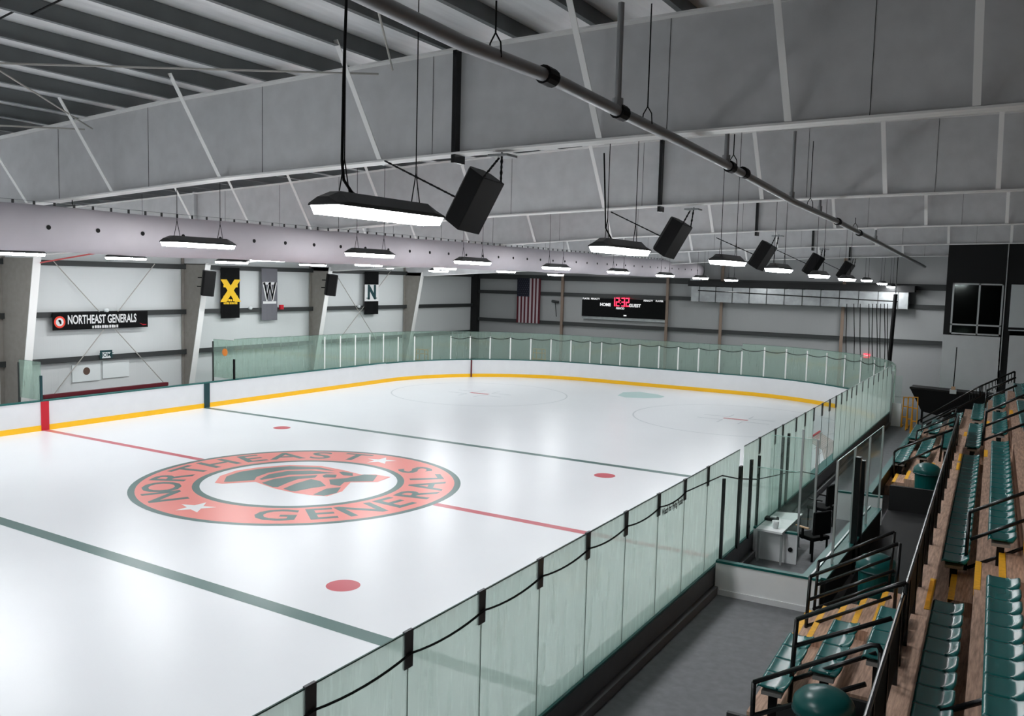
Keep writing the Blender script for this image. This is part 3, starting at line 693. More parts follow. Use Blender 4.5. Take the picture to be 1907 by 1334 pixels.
t = MB(); add_text(t, 'EXIT', .15, (p.x, p.y-.056, p.z), XX, ZX, .004); t.build('lettering', M['lwhite'], r)
p = at(1034,575,'y',EY-.3); 
tag(MB().tube([at(1034,560,'y',EY-.3), at(1036,590,'y',EY-.3)], .03, 6).tube([at(1028,561,'y',EY-.3), at(1040,563,'y',EY-.3)], .09, 8).build('wall_microphone', M['girt']), 'grey crowd microphone bracket on the end wall beside the flag', 'microphone')
# safety net, gathered at the stand side corner
r = empty('safety_net', at(1640,700,'y',29.5), 'dark safety net gathered into folds above the corner glass', 'net')
s_ = MB()
for k, u in enumerate((1577,1590,1602,1618,1625,1632,1640,1647,1653)):
    p = at(u, 566, 'y', 29.5); q = at(u-1+(k%3), 690, 'y', 29.5); s_.tube([p, (p+q)/2+Vector((.03*((k%2)*2-1),0,0)), q], .022, 5)
s_.build('net_folds', M['black'], r)
MB().tube([at(1668,548,'y',29.4), at(1663,600,'y',29.4), at(1655,690,'y',29.4), at(1650,735,'y',29.4), Vector((at(1650,735,'y',29.4).x, 29.4, 0))], .10, 8).build('net_bundle', M['black'], r)
MB().tube([at(1668,548,'y',29.4), Vector((at(1668,548,'y',29.4).x, 29.4, 8.95))], .02, 6).build('support_rope', M['black'], r)
MB().tube([at(1300,541,'y',29.4), at(1672,562,'y',29.4)], .03, 6).build('net_cable', M['black'], r)
# announcer booth
by = 25.5
def bq(u, v): return at(u, v, 'y', by)
A_ = bq(1756,623); B_ = bq(1866,628); C_ = bq(1752,727)
structure('wall_booth_lower', MB().box(A_.x, B_.x, by, by+.2, FZ, A_.z), M['booth'], 'white painted wall under the announcer booth window')
T = bq(1775,527); U = bq(1870,532)
structure('wall_booth_upper', MB().box(A_.x+.0, T.x, by, by+.2, A_.z, 8.9).box(T.x, U.x, by, by+.2, T.z, 8.9).box(U.x, 24, by, by+.2, U.z, 8.9).box(U.x, U.x+.35, by, by+.2, FZ, U.z), M['darkwall'], 'black wall around the announcer booth window')
structure('wall_booth_side', MB().box(A_.x, A_.x+.15, by+.2, EY-.5, A_.z, 8.9), M['darkwall'], 'black side wall of the announcer booth')
structure('wall_booth_rear', MB().box(A_.x+.15, 24, by+3, by+3.1, FZ, 8.6), M['darkwall'], 'dark rear wall inside the announcer booth')
structure('floor_booth', MB().box(A_.x+.15, 24, by+.2, by+3, A_.z-.15, A_.z-.02), M['darkwall'], 'dark floor of the announcer booth')
r = empty('window_1', (T.x, by, A_.z), 'black announcer booth window with thin pale frame', 'window', None, 'structure')
f_ = MB(); x0, x1, z0, z1 = T.x, U.x, bq(1771,622).z, T.z; t_ = .035; xm = bq(1822,575).x; zm = bq(1820,606).z
f_.box(x0,x1,by-.04,by+.02,z0,z0+2*t_).box(x0,x1,by-.04,by+.02,z1-2*t_,z1).box(x0,x0+2*t_,by-.04,by+.02,z0,z1).box(x1-2*t_,x1,by-.04,by+.02,z0,z1).box(xm-t_,xm+t_,by-.04,by+.02,z0,z1).box(x0,x1,by-.04,by+.02,zm-t_,zm+t_)
wf = f_.build('window_frame', M['alu'], r)
MB().box(x0+.05,x1-.05,by+.03,by+.04,z0+.05,z1-.05).build('window_pane', M['glassdark'], wf)
for k, (u0_, u1_, v0_) in enumerate(((1788,1817,609),(1833,1849,604))):
    a_ = at(u0_, v0_, 'y', by+.6); b_ = at(u1_, 622, 'y', by+.6)
    r = empty('equipment_box', ((a_.x+b_.x)/2, by+.8, A_.z-.02), ['grey low equipment box inside the booth window', 'grey stacked equipment box with camera inside the booth window'][k], 'box', 'boxes in the booth')
    MB().box(a_.x, b_.x, by+.6, by+1.0, A_.z-.02, a_.z+.1).build('case', M['girt'], r, bevel=.01)
    if k: MB().box(a_.x+.08, b_.x-.08, by+.62, by+.9, a_.z+.1, a_.z+.2).tube([((a_.x+b_.x)/2, by+.62, a_.z+.3), ((a_.x+b_.x)/2, by+.8, a_.z+.3)], .1, 12).build('camera', M['housing'], r)
q = bq(1875,690); structure('trim_2', MB().box(U.x+.05, U.x+.09, by-.06, by, bq(1865,690).z, 8.6), M['alu'], 'thin pale vertical trim beside the booth window')
a_ = bq(1884,530)
r = empty('window_2', (a_.x, by, bq(1884,620).z), 'white covered window beside the announcer booth', 'window', None, 'structure')
MB().box(a_.x, a_.x+2, by-.05, by, bq(1884,616).z, a_.z).build('blind', M['paper'], r)
MB().box(a_.x-.05, a_.x+2, by-.07, by-.05, bq(1884,612).z-.05, bq(1884,612).z+.05).build('bar', M['darkwall'], r)
structure('wall_booth_end', MB().box(U.x+.35, 24, by, by+.2, FZ, bq(1884,625).z), M['booth'], 'grey wall under the covered window')

# ------------------------------------------------------------------ glass above the boards
def pane(p, q, z0, z1, label, group, m, post=None, clip=False, t=.012):
    p = Vector((p[0], p[1], 0)); q = Vector((q[0], q[1], 0)); d = (q-p).normalized()
    r = empty('glass_pane', (p.x, p.y, z0), label, 'glass', group)
    g = .008
    MB().bar(p+d*g+Vector((0,0,(z0+z1)/2)), q-d*g+Vector((0,0,(z0+z1)/2)), t, z1-z0).build('pane', m, r)
    e = MB(); e.bar(p+d*g+Vector((0,0,z1)), q-d*g+Vector((0,0,z1)), .016, .012); e.build('top_edge', M['edge'], r)
    if post: MB().bar(p+Vector((0,0,z0)), p+Vector((0,0,z1-post)), .05, .075, d).build('support_post', M['flange'], r)
    if clip:
        MB().bar(p+Vector((0,0,z1-.33)), p+Vector((0,0,z1+.015)), .03, .12, d).build('corner_clip', M['clip'], r)
        MB().tube([p+Vector((0,0,z0)), p+Vector((0,0,z1-.3))], .008, 5).build('joint_seal', M['seal'], r)
    return r
M['edge'] = mat('dark_glass_edge', (40,70,64), .3); M['clip'] = mat('dark_clip', (84,86,89), .4); M['seal'] = mat('dark_joint_seal', (96,110,106), .4)
GX = 13.35
MP = [(577,1275),(760,1180),(897,1102),(1006,1045),(1095,992),(1166,957),(1227,924),(1276,893),(1319,873),(1357,851)]
ys = [at(u, v, 'x', GX).y for u, v in MP]; zs = [at(u, v, 'x', GX).z for u, v in MP]
ys = [ys[0]-1.25*k for k in (4, 3, 2, 1)]+ys; zs = [zs[0]]*4+zs
ZT = 2.86; GZ0 = 1.0
for i in range(len(ys)-1):
    pane((GX, ys[i]), (GX, ys[i+1]), GZ0, ZT, 'pale green glass pane with corner clip, %s from the camera end' % od(i), 'clipped glass panes on the stand side', M['glass'], None, True)
nclip = len(ys)-1
yb = [ys[-1]]+[at(u, v, 'x', GX).y for u, v in ((1379,838),)]
pane((GX, yb[0]), (GX, yb[1]-.03), GZ0, ZT, 'pale green glass pane just before the gap at the box gate', 'box glass panes', M['glass'])
yy = [at(1386,834,'x',GX).y]+[at(u, v, 'x', GX).y for u, v in ((1415,818),(1444,802),(1458,794),(1483,780),(1500,768),(1516,760),(1532,751),(1546,742),(1558,734),(1568,727),(1578,721),(1587,716),(1596,711))]
ext = [y for y in yy if y < 20.0]
while ext[-1]+1.22 < 20.2: ext.append(ext[-1]+1.22)
ext.append(20.2)
for i in range(len(ext)-1):
    pane((GX, ext[i]), (GX, ext[i+1]), GZ0, ZT+.02, 'pale green glass pane on the stand side, %s past the box gate gap' % od(i), 'stand side glass panes past the gate', M['glassclear'] if 3.4 < ext[i] < 7.2 else M['glass'], None, i > 0)
# rounded corners and end
def curve(a, b, n, cxy, rr):
    return [(cxy[0]+rr*math.cos(a+(b-a)*k/n), cxy[1]+rr*math.sin(a+(b-a)*k/n)) for k in range(n+1)]
RC = curve(0, PI/2, 11, (4.65,20.2), 8.7)
for i in range(11):
    pane(RC[i], RC[i+1], 1.085, 2.78, 'green glass pane, %s along the curved corner by the stands' % od(i), 'corner glass panes by the stands', M['glassfar'], .12)
EX = [RC[-1][0]]
pxs = (1377,1339,1300,1262,1226,1190,1154,1119,1097,1060,1020)
ex = [at(u, 690, 'y', 28.9).x for u in pxs]; ex = [RC[-1][0]]+[x for x in ex if -4.3 < x < RC[-1][0]-.4]+[-4.45]
for i in range(len(ex)-1):
    z1 = 2.66
    pane((ex[i], 28.9), (ex[i+1], 28.9), 1.085, z1, 'green grey glass pane on the scoreboard end, %s from the stands' % od(i), 'end glass panes', M['glassfar'] , .30)
LC = curve(PI/2, PI, 11, (-4.45,20.2), 8.7)
for i in range(11):
    pane(LC[i], LC[i+1], 1.085, 2.68+.012*i, 'green grey glass pane, %s along the curved corner by the flag' % od(i), 'corner glass panes by the flag', M['glassfar'], .30)
ly0 = at(436,705,'x',-13.15).y
n = 9
for i in range(n):
    a_ = 20.2-(20.2-ly0)*i/n; b_ = 20.2-(20.2-ly0)*(i+1)/n
    pane((-13.15, a_), (-13.15, b_), BH+.045, 2.82+.012*i, 'pale green glass pane on the bench side, %s from the curved corner' % od(i), 'bench side glass panes', M['glassfar'], .10 if i < 5 else None)
# bench end shields
for lab, q0, q1, zt_, st_ in (('green glass shield across the scoreboard end of the player bench with orange sticker', (436,705), None, 2.86, True), ('green glass shield across the near end of the player bench by the red stripe', (77,744), None, 2.52, False)):
    p = at(*q0, 'x', -13.0); 
    r = pane((-14.35, p.y), (-13.0, p.y), BH+.045, zt_, lab, 'bench end shields', M['glassfar'])
    MB().bar((-13.0, p.y, BH+.03), (-13.0, p.y, BH+.95), .07, .08).build('padded_post', M['dteal'] if not st_ else M['black'], r)
    MB().bar((-14.36, p.y, 0), (-14.36, p.y, zt_-.1), .06, .06).build('rear_post', M['girt'], r)
    if st_:
        s_ = MB().prism([(-13.57+.17*math.cos(2*PI*k/18), 2.3+.17*math.sin(2*PI*k/18)) for k in range(18)], (0,p.y-.012,0), (1,0,0), (0,0,1), .015).build('round_sticker', M['orange'], r)
# wires along the glass
def sag(pts, n=10, d=.12):
    out = []
    for a_, b_ in zip(pts, pts[1:]):
        a_ = Vector(a_); b_ = Vector(b_)
        for k in range(n): 
            t = k/n; out.append(a_+(b_-a_)*t-Vector((0,0,d*4*t*(1-t))))
    return out+[Vector(pts[-1])]
w = [(GX+.03, y, ZT-.19) for y in ys[:13]]
tag(MB().tube(sag(w[:-1], 8, .05)+[at(u, v, 'x', GX+.04) for u, v in ((1345,886),(1375,892),(1410,893),(1440,887),(1470,880),(1495,879),(1520,884))], .012, 6).build('sagging_wire', M['black']), 'thin black wire sagging from clip to clip along the stand side glass', 'wire')
w = [(x, 28.86, 2.40) for x in ex]+[(x+.02, y-.04, 2.40) for x, y in LC[1:8]]
tag(MB().tube(sag(w, 6, .10), .016, 5).build('sagging_wire', M['black']), 'thin dark wire sagging along the top of the end glass', 'wire')
w = [(x-.04, y-.02, 2.50) for x, y in RC[::-1][:9]]
tag(MB().tube(sag(w, 6, .10), .016, 5).build('sagging_wire', M['black']), 'thin dark wire sagging round the corner glass by the stands', 'wire')
# notice lettering on the glass: stuck on pane seven
ya = at(1229,945,'x',GX+.02); yb_ = at(1272,922,'x',GX+.02)
d_ = Vector((0, yb_.y-ya.y, yb_.z-ya.z)); Ld = d_.length; d_.normalize()
t = MB(); add_text(t, 'Watch for Flying Pucks', .135, (ya+yb_)/2, Vector((0,1,0)), ZX, .006, Ld/1.40); t.v = [(p[0], p[1]+.05, p[2]-.10) for p in t.v]
tag(t.build('notice_lettering', M['black']), 'black warning lettering reading Watch for Flying Pucks on the glass', 'lettering')
# posts of the gates and boxes
for lab, tp, bt_, w_ in (('slim black post at the near edge of the box gate', (1352,889), (1341,1030), .06), ('thick dark post below the bright gap in the glass', (1383,866), (1372,1012), .14), ('dark post second past the bright gap in the glass', (1401,855), (1392,995), .09),
    ('slim black post third past the bright gap in the glass', (1415,848), (1407,978), .05), ('dark capped post beside the clear box glass', (1459,814), (1451,945), .09), ('dark post just past the capped post', (1471,806), (1462,930), .08)):
    B_ = at(*bt_, 'x', GX+.04); T_ = at(*tp, 'x', GX+.04)
    tag(MB().bar((GX+.05, B_.y, .97), (GX+.05, B_.y, T_.z), .05, w_, (0,1,0)).build('gate_post', M['blacksat']), lab, 'post', 'posts in the stand side glass')

# ------------------------------------------------------------------ scorer and penalty boxes
def wallbox(name, label, p0, p1, z1, th=.09, z0=FZ, cap=True, m=None):
    p0 = Vector((p0[0], p0[1], 0)); p1 = Vector((p1[0], p1[1], 0))
    r = empty(name, (p0.x, p0.y, z0), label, 'low wall', 'low walls of the penalty boxes')
    MB().bar(p0+Vector((0,0,(z0+z1)/2)), p1+Vector((0,0,(z0+z1)/2)), th, z1-z0).build('panel', m or M['boxwhite'], r)
    if cap: MB().bar(p0+Vector((0,0,z1+.02)), p1+Vector((0,0,z1+.02)), th+.03, .04).build('cap', M['teal'], r)
    return r
a_ = at(1340,1045,'z',1.07); b_ = at(1497,1079,'z',1.07)
y1w = (a_.y+b_.y)/2
LX = 15.2                                                # line of the box fronts along the walkway
r = wallbox('box_wall', 'low white wall with teal cap at the near end of the boxes', (13.42, y1w), (LX, y1w), 1.07)
MB().box(13.42, LX, y1w-.07, y1w-.045, FZ, FZ+.1).build('base_strip', M['white'], r)
a_ = at(1397,985,'z',1.07); b_ = at(1486,999,'z',1.07); y2w = (a_.y+b_.y)/2; x2e = b_.x
r = wallbox('box_wall', 'white wall panel with black knob in front of the scorer desk', (13.42, y2w), (x2e, y2w), 1.10, .07)
k = at(1472,1024,'y',y2w-.04); MB().tube([k, k-Vector((0,.03,0))], .045, 14).build('knob', M['black'], r)
a_ = at(1497,908,'z',1.15); b_ = at(1540,913,'z',1.15); y3w = (a_.y+b_.y)/2
r = wallbox('box_wall', 'white wall with teal cap behind the scorer chairs', (13.42+.9, y3w), (LX+.1, y3w), 1.15, .07)
yl1 = at(1637,948,'z',1.07).y
r = wallbox('box_wall', 'long teal capped wall between boxes and walkway', (LX-.12, y1w+.12), (LX, yl1), 1.05, .36, FZ, True, M['darkwall'])
MB().bar((LX-.17, y1w+.12, 1.10), (LX-.05, yl1, 1.10), .03, .03).build('cap_ridge', M['alu'], r)
yf = at(1580,830,'z',1.05).y
r = wallbox('box_wall', 'dark teal wall of the far penalty box along the walkway', (LX-.3, yl1+1.5), (LX-.4, 13.5), 1.05, .12, FZ, True, M['darkwall'])
# floor mat in the first box
tag(MB().flat([tuple(at(u, v, 'z', FZ)[:2]) for u, v in ((1498,1068),(1525,1040),(1530,1072),(1522,1078))], FZ+.012).build('teal_mat', M['teal']), 'teal floor mat in the corner of the near box', 'mat')
# clear glass over the low walls
def cpane(label, p, q, z0, z1, m, post0=True, post1=True, ph=None):
    p = Vector((p[0], p[1], 0)); q = Vector((q[0], q[1], 0)); d = (q-p).normalized()
    r = empty('clear_pane', (p.x, p.y, z0), label, 'glass', 'clear panes of the boxes')
    MB().bar(p+Vector((0,0,(z0+z1)/2)), q+Vector((0,0,(z0+z1)/2)), .012, z1-z0).build('pane', m, r)
    MB().bar(p+Vector((0,0,z1)), q+Vector((0,0,z1)), .014, .010).build('top_edge', M['edge2'], r)
    for f, c in ((post0, p), (post1, q)):
        if f: MB().bar(c+Vector((0,0,z0-.05)), c+Vector((0,0,ph or z1)), .04, .04, d).build('frame_post', M['alu'], r)
    return r
M['edge2'] = mat('pale_glass_edge', (150,190,180), .3)
T_ = at(1497,800,'y',y2w).z
cpane('clear glass pane above the white panel with the knob', (13.42, y2w), (x2e, y2w), 1.12, min(T_, 2.35), M['glassclear'], False, True, T_)
zt_ = at(1541,880,'y',y1w+.6).z
yA = at(1524,1046,'z',1.09).y; T1 = at(1541,879,'y',yA).z; T2 = at(1635,786,'x',LX+.12).z
for i in range(3):
    f0, f1 = i/3, (i+1)/3
    cpane('clear dark glass pane over the long teal capped wall, %s from its near end' % ORD[i], (LX+.12*f0, yA+(yl1-yA)*f0), (LX+.12*f1, yA+(yl1-yA)*f1), 1.12, (T1+T2)/2, M['glassclear'], True, i == 2)
p3 = at(1505,990,'z',FZ+.6); T3 = at(1514,824,'y',p3.y).z
cpane('clear glass pane beside the scorer chair with a tall pale post', (13.5, p3.y+.35), (p3.x+.03, p3.y+.35), 1.05, T3, M['glassclear'], False, True)
# black posts at the box door
for i, (tp, bt_) in enumerate((((1590,857),(1588,985)), ((1602,860),(1598,965)))):
    B_ = at(*bt_, 'x', LX+.08); T_ = at(*tp, 'x', LX+.08)
    tag(MB().box(LX+.06, LX+.16, B_.y-.07, B_.y+.07, FZ, T_.z).build('door_post', M['blacksat']), 'black square post beside the box door, %s from the camera' % ORD[i], 'post', 'black posts at the box door')
# desk, chairs, cup and phone
q = [at(u, v, 'z', 1.18) for u, v in ((1408,984),(1446,953),(1495,957),(1457,993))]
r = empty('scorer_desk', (sum(p.x for p in q)/4, sum(p.y for p in q)/4, FZ), 'white scorer desk standing against the side glass', 'desk')
zt_ = 1.18
mb = MB(); mb.add([(p.x,p.y,zt_-.04) for p in q]+[(p.x,p.y,zt_) for p in q], [(3,2,1,0),(4,5,6,7)]+[(i,(i+1)%4,(i+1)%4+4,i+4) for i in range(4)]); mb.build('desk_top', M['boxwhite'], r)
for i, p in enumerate(q):
    c = Vector((sum(p.x for p in q)/4, sum(p.y for p in q)/4, 0)); e = p+(c-Vector((p.x,p.y,0)))*.12; MB().box(e.x-.02, e.x+.02, e.y-.02, e.y+.02, FZ, zt_-.04).build('leg', M['alu'], r)
p = at(1444,984,'z',zt_); tag(MB().lathe([(0,0),(.05,0),(.07,.15),(.06,.15),(.045,.02),(0,.02)], (p.x,p.y,zt_), 16).build('paper_cup', M['paper'], smooth=True), 'white tub standing on the near edge of the scorer desk', 'cup')
p = at(1437,969,'z',zt_); r = empty('desk_console', (p.x,p.y,zt_), 'black score console lying on the white scorer desk', 'console')
cb = MB().box(p.x-.13,p.x+.13,p.y-.1,p.y+.1,zt_,zt_+.06).build('console_body', M['black'], r, bevel=.01); MB().box(p.x-.02,p.x+.1,p.y-.06,p.y+.06,zt_+.06,zt_+.085).build('console_screen', M['paper'], cb)
def chair(label, c, yaw, arm):
    r = empty('office_chair', c, label, 'chair', 'chairs in the scorer box')
    Rz = Matrix.Rotation(yaw, 3, 'Z'); c = Vector(c)
    def B(name, m, boxes, bev=0):
        mb = MB()
        for b in boxes: mb.box(*b)
        mb.v = [tuple(Rz@Vector(p)+c) for p in mb.v]; return mb.build(name, m, r, bevel=bev)
    B('seat', M['cloth'], [(-.24,.24,-.24,.24,.42,.50)], .02); B('backrest', M['cloth'], [(-.26,-.20,-.24,.24,.55,1.02)], .02); B('back_support', M['black'], [(-.25,-.22,-.03,.03,.42,.6)])
    for s in (-1, 1): B('armrest', M[arm], [(-.15,.18,s*.28-.025,s*.28+.025,.66,.69)], .006); B('arm_support', M['black'], [(-.02,.02,s*.28-.015,s*.28+.015,.44,.66)])
    for s in (-1, 1):
        for s2 in (-1, 1): B('leg', M['black'], [(s2*.2-.015,s2*.2+.015,s*.2-.015,s*.2+.015,0,.42)])
p = at(1497,1040,'z',FZ); chair('black chair with pale wooden arms beside the scorer desk', (p.x+.12, p.y+.1, FZ), 2.6, 'wood')
p = at(1538,985,'z',FZ); chair('black padded chair behind the scorer desk near the white wall', (p.x-.15, p.y+.1, FZ), 2.9, 'black')
# stored goal beside the boards
gy = at(1538,875,'x',12.6).y
r = empty('hockey_goal', (12.6, gy, 0), 'ice hockey goal with red pipes and pale net beside the boards', 'goal')
tp = MB(); yA_, yB_ = gy-1.4, gy+.5
tp.tube([(12.2,yA_,0),(12.2,yA_,1.18),(12.25,yA_,1.22),(12.25,yB_,1.22),(12.2,yB_,1.18),(12.2,yB_,0)], .03, 8).tube([(12.2,yA_,.03),(12.95,yA_+.2,.03),(12.95,yB_-.2,.03),(12.2,yB_,.03)], .025, 8); tp.build('pipe_frame', M['red'], r)
nm = MB()
for k in range(9):
    y = yA_+.05+(yB_-yA_-.1)*k/8; nm.tube([(12.22,y,1.2),(12.7,y,.95),(12.93,y,.05)], .008, 4)
for k in range(6): nm.tube([(12.25+.115*k+.1,yA_+.05,1.15-.2*k if k else 1.2),(12.25+.115*k+.1,yB_-.05,1.15-.2*k if k else 1.2)], .008, 4)
nm.add([(12.22,yA_,1.2),(12.22,yB_,1.2),(12.7,yB_,.95),(12.7,yA_,.95),(12.93,yB_,.05),(12.93,yA_,.05)], [(0,1,2,3),(3,2,4,5)])
nm.build('net', M['netg'] if 'netg' in M else M.setdefault('netg', glass_mat('goal_netting', (.8,.78,.76), .45, (205,195,188), 0.0)), r)

# ------------------------------------------------------------------ stands
SK = -.026
ROW = {'L1': (15.32, 1.18), 'L2': (15.87, 1.42), 'L3': (16.45, 1.72), 'A': (17.10, 2.05), 'B': (17.68, 2.45), 'C': (18.27, 2.85), 'D': (18.86, 3.25)}
KEYS = ['L1','L2','L3','A','B','C','D']
def rx(k, y): return ROW[k][0]+SK*(y+7)
def tz(k): return ROW[k][1]-.43
def deckbox(name, label, k, y0, y1, xw=None, zb=FZ-.05, x_off=-.13):
    nk = KEYS[KEYS.index(k)+1] if k != 'D' else None
    def xf(y): return rx(k, y)+x_off
    def xr(y): return rx(nk, y)-.13 if nk else rx(k, y)+4
    z = tz(k)
    mb = MB().add([(xf(y0),y0,zb),(xr(y0),y0,zb),(xr(y1),y1,zb),(xf(y1),y1,zb),(xf(y0),y0,z),(xr(y0),y0,z),(xr(y1),y1,z),(xf(y1),y1,z)],
        [(0,3,2,1),(4,5,6,7),(0,1,5,4),(1,2,6,5),(2,3,7,6),(3,0,4,7)])
    return structure('floor_tier', mb, M['deck'], label)
blocks = [('camera end', -8.6, -4.6), ('far', 6.0, 17.4)]
for nm, y0, y1 in blocks:
    for k in ('L1','L2','L3'):
        deckbox('floor_tier', 'brown boarded %s step of the %s lower block of the stands' % ({'L1':'bottom','L2':'middle','L3':'top'}[k], nm), k, y0, y1)
for i, k in enumerate(('A','B','C','D')):
    deckbox('floor_tier', 'brown boarded %s terrace of the upper stands' % ['first','second','third','fourth'][i], k, -26, 17.4, x_off=-.28 if k == 'A' else -.13, zb=tz(k)-.3 if k == 'A' else FZ)
structure('wall_terrace', MB().add([(rx('A',-26)-.22,-26,FZ),(rx('A',17.4)-.22,17.4,FZ),(rx('A',17.4)-.22,17.4,1.6),(rx('A',-26)-.22,-26,1.6),(rx('A',-26)-.1,-26,FZ),(rx('A',17.4)-.1,17.4,FZ),(rx('A',17.4)-.1,17.4,1.6),(rx('A',-26)-.1,-26,1.6)], [(0,1,2,3),(7,6,5,4),(0,3,7,4),(1,5,6,2),(3,2,6,7),(0,4,5,1)]), M['darkwall'], 'black wall below the upper terrace of the stands')
structure('wall_lower_block', MB().box(15.0, 16.9, -8.66, -8.601, FZ, .7).box(15.6, 16.9, -8.66, -8.601, .7, .95).box(16.2, 16.9, -8.66, -8.601, .95, 1.25), M['girt'], 'grey end face of the camera end lower block')
structure('floor_stairwell_shade', MB().add([(15.45,-4.55,FZ+.001),(16.75,-4.55,FZ+.001),(16.45,5.9,FZ+.001),(15.2,5.9,FZ+.001),(15.45,-4.55,FZ+.006),(16.75,-4.55,FZ+.006),(16.45,5.9,FZ+.006),(15.2,5.9,FZ+.006)], [(0,3,2,1),(4,5,6,7),(0,1,5,4),(1,2,6,5),(2,3,7,6),(3,0,4,7)]), M['darkwall'], 'dark sheet on the stairwell bay floor standing in for shade between the lower seat blocks')  # thin dark sheet that paints the bay's shade onto the walkway floor
structure('wall_stairwell', MB().box(15.25, 16.5, 4.3, 4.4, FZ+.006, 1.12), M['darkwall'], 'black low wall closing the stairwell bay in front of the far lower block')
# aisles: half steps with yellow nosings
def aisle(y0, y1, keys, who):
    for k in keys:
        z = tz(k); n0 = rx(k, (y0+y1)/2)-.13
        s = empty('step_nosing', (n0, (y0+y1)/2, z), 'yellow edge strip, %s step of the %s' % (STEP[k], who), 'edge strip', 'yellow step edge strips')
        zd = .002 if k == 'A' else -.09
        MB().add([(rx(k,y0)-.135,y0,z+zd),(rx(k,y0)-.055,y0,z+.006),(rx(k,y1)-.055,y1,z+.006),(rx(k,y1)-.135,y1,z+zd),(rx(k,y0)-.135,y0,z+.008),(rx(k,y1)-.135,y1,z+.008)], [(4,1,2,5),(0,4,5,3),(0,1,4),(3,5,2),(0,3,2,1)]).build('strip', M['ynose'], s)
        if k != keys[-1]:
            nk = KEYS[KEYS.index(k)+1]; zh = (tz(k)+tz(nk))/2; xa = lambda y: rx(nk, y)-.13-.30; xb = lambda y: rx(nk, y)-(.285 if nk == 'A' else .135)
            h = empty('half_step', (xa(y0), (y0+y1)/2, z), 'brown half step above the %s step of the %s' % (STEP[k], who), 'step', 'half steps of the aisles')
            MB().add([(xa(y0),y0,z),(xb(y0),y0,z),(xb(y1),y1,z),(xa(y1),y1,z),(xa(y0),y0,zh),(xb(y0),y0,zh),(xb(y1),y1,zh),(xa(y1),y1,zh)], [(0,3,2,1),(4,5,6,7),(0,1,5,4),(1,2,6,5),(2,3,7,6),(3,0,4,7)]).build('tread', M['deck'], h)
            MB().add([(xa(y0)-.004,y0,zh-.07),(xa(y0)-.004,y0,zh+.006),(xa(y0)+.075,y0,zh+.006),(xa(y1)-.004,y1,zh-.07),(xa(y1)-.004,y1,zh+.006),(xa(y1)+.075,y1,zh+.006)], [(0,1,4,3),(1,2,5,4),(0,2,1),(3,4,5),(0,3,5,2)]).build('nosing', M['ynose'], h)
STEP = {'L1':'bottom','L2':'second','L3':'third','A':'first','B':'second','C':'third','D':'fourth'}
aisle(-6.1, -4.62, ['L1','L2','L3','A'], 'lower aisle by the multi-bar rails')
aisle(-6.1, -4.7, ['A','B','C','D'], 'upper aisle above the multi-bar rails')
aisle(6.02, 7.2, ['L1','L2','L3','A'], 'lower aisle past the stairwell')
aisle(4.75, 5.75, ['A','B'], 'upper aisle past the stairwell')
aisle(10.5, 11.4, ['A','B','C','D'], 'upper aisle beside the far rails')
# one seat, copied along the rows
def make_seat():
    r = empty('stadium_seat', (0,0,0))
    W_, D_ = .448, .36; nx_, ny_ = 12, 14
    prof = [(0,-.034),(.007,-.010),(.024,.004),(.042,.005),(.06,-.003),(.12,-.006),(.2,-.007),(.25,-.005),(.272,.004),(.305,.026),(.338,.046),(.356,.052),(.366,.044)]
    v = []; f = []
    for i, (x, z) in enumerate(prof):
        for j in range(ny_+1):
            t = j/ny_*2-1
            cut = min(.10, .10*abs(t)**5) if i >= 9 else 0; back = (.05*abs(t)**5) if i >= 8 else 0
            v.append((x-back, t*W_/2, z-cut*(z+.02)/.11))
    n = ny_+1
    for i in range(len(prof)-1):
        for j in range(ny_): f.append((i*n+j, i*n+j+1, (i+1)*n+j+1, (i+1)*n+j))
    m0 = len(v); v += [(a, b, c-.022) for a, b, c in v]
    f += [tuple(q+m0 for q in p[::-1]) for p in f]
    for i in range(len(prof)-1):
        f.append((i*n, (i+1)*n, (i+1)*n+m0, i*n+m0)); f.append((i*n+ny_, i*n+ny_+m0, (i+1)*n+ny_+m0, (i+1)*n+ny_))
    for j in range(ny_):
        a_ = (len(prof)-1)*n; f.append((j, j+m0, j+1+m0, j+1)); f.append((a_+j, a_+j+1, a_+j+1+m0, a_+j+m0))
    MB().add(v, f).build('seat_shell', M['seat'], r, smooth=True)
    MB().box(.08, .26, -.05, .05, -.075, -.04).build('mounting_bracket', M['black'], r)
    return r
seat0 = make_seat(); sfirst = [True]
def seats(k, ya, yb, desc, group, pitch=.468):
    """seats of one row from ya away from the camera to yb"""
    n = max(1, int(round((yb-ya)/pitch))); p = (yb-ya)/n
    z = ROW[k][1]
    for i in range(n):
        y = ya+p*(i+.5); o = seat0 if sfirst[0] else copy_tree(seat0); sfirst[0] = False
        o.location = (rx(k, y), y, z); o.rotation_euler = (0, 0, -SK)
        tag(o, 'green seat, %s from the camera end of the %s' % (od(i), desc), 'seat', group)
    x0 = rx(k, ya); x1 = rx(k, yb)
    pl = empty('seat_beam', (x0, ya, tz(k)), 'grey beam on short legs carrying the %s' % desc, 'bench', 'beams carrying the seats')
    MB().bar((x0+.17, ya+.03, z-.10), (x1+.17, yb-.03, z-.10), .24, .045).build('beam', M['plank'], pl)
    nl = max(2, int((yb-ya)/1.2)+1)
    for i in range(nl):
        y = ya+.15+(yb-ya-.3)*i/(nl-1); MB().box(rx(k,y)+.12, rx(k,y)+.22, y-.03, y+.03, tz(k), z-.12).build('leg', M['black'], pl)
seats('L1', -8.72, -6.85, 'short bottom row by the walkway', 'seats of the camera end lower block')
seats('L2', -8.5, -6.62, 'short second row of the lower block', 'seats of the camera end lower block')
seats('L3', -8.45, -6.58, 'short top row under the guard rail', 'seats of the camera end lower block')
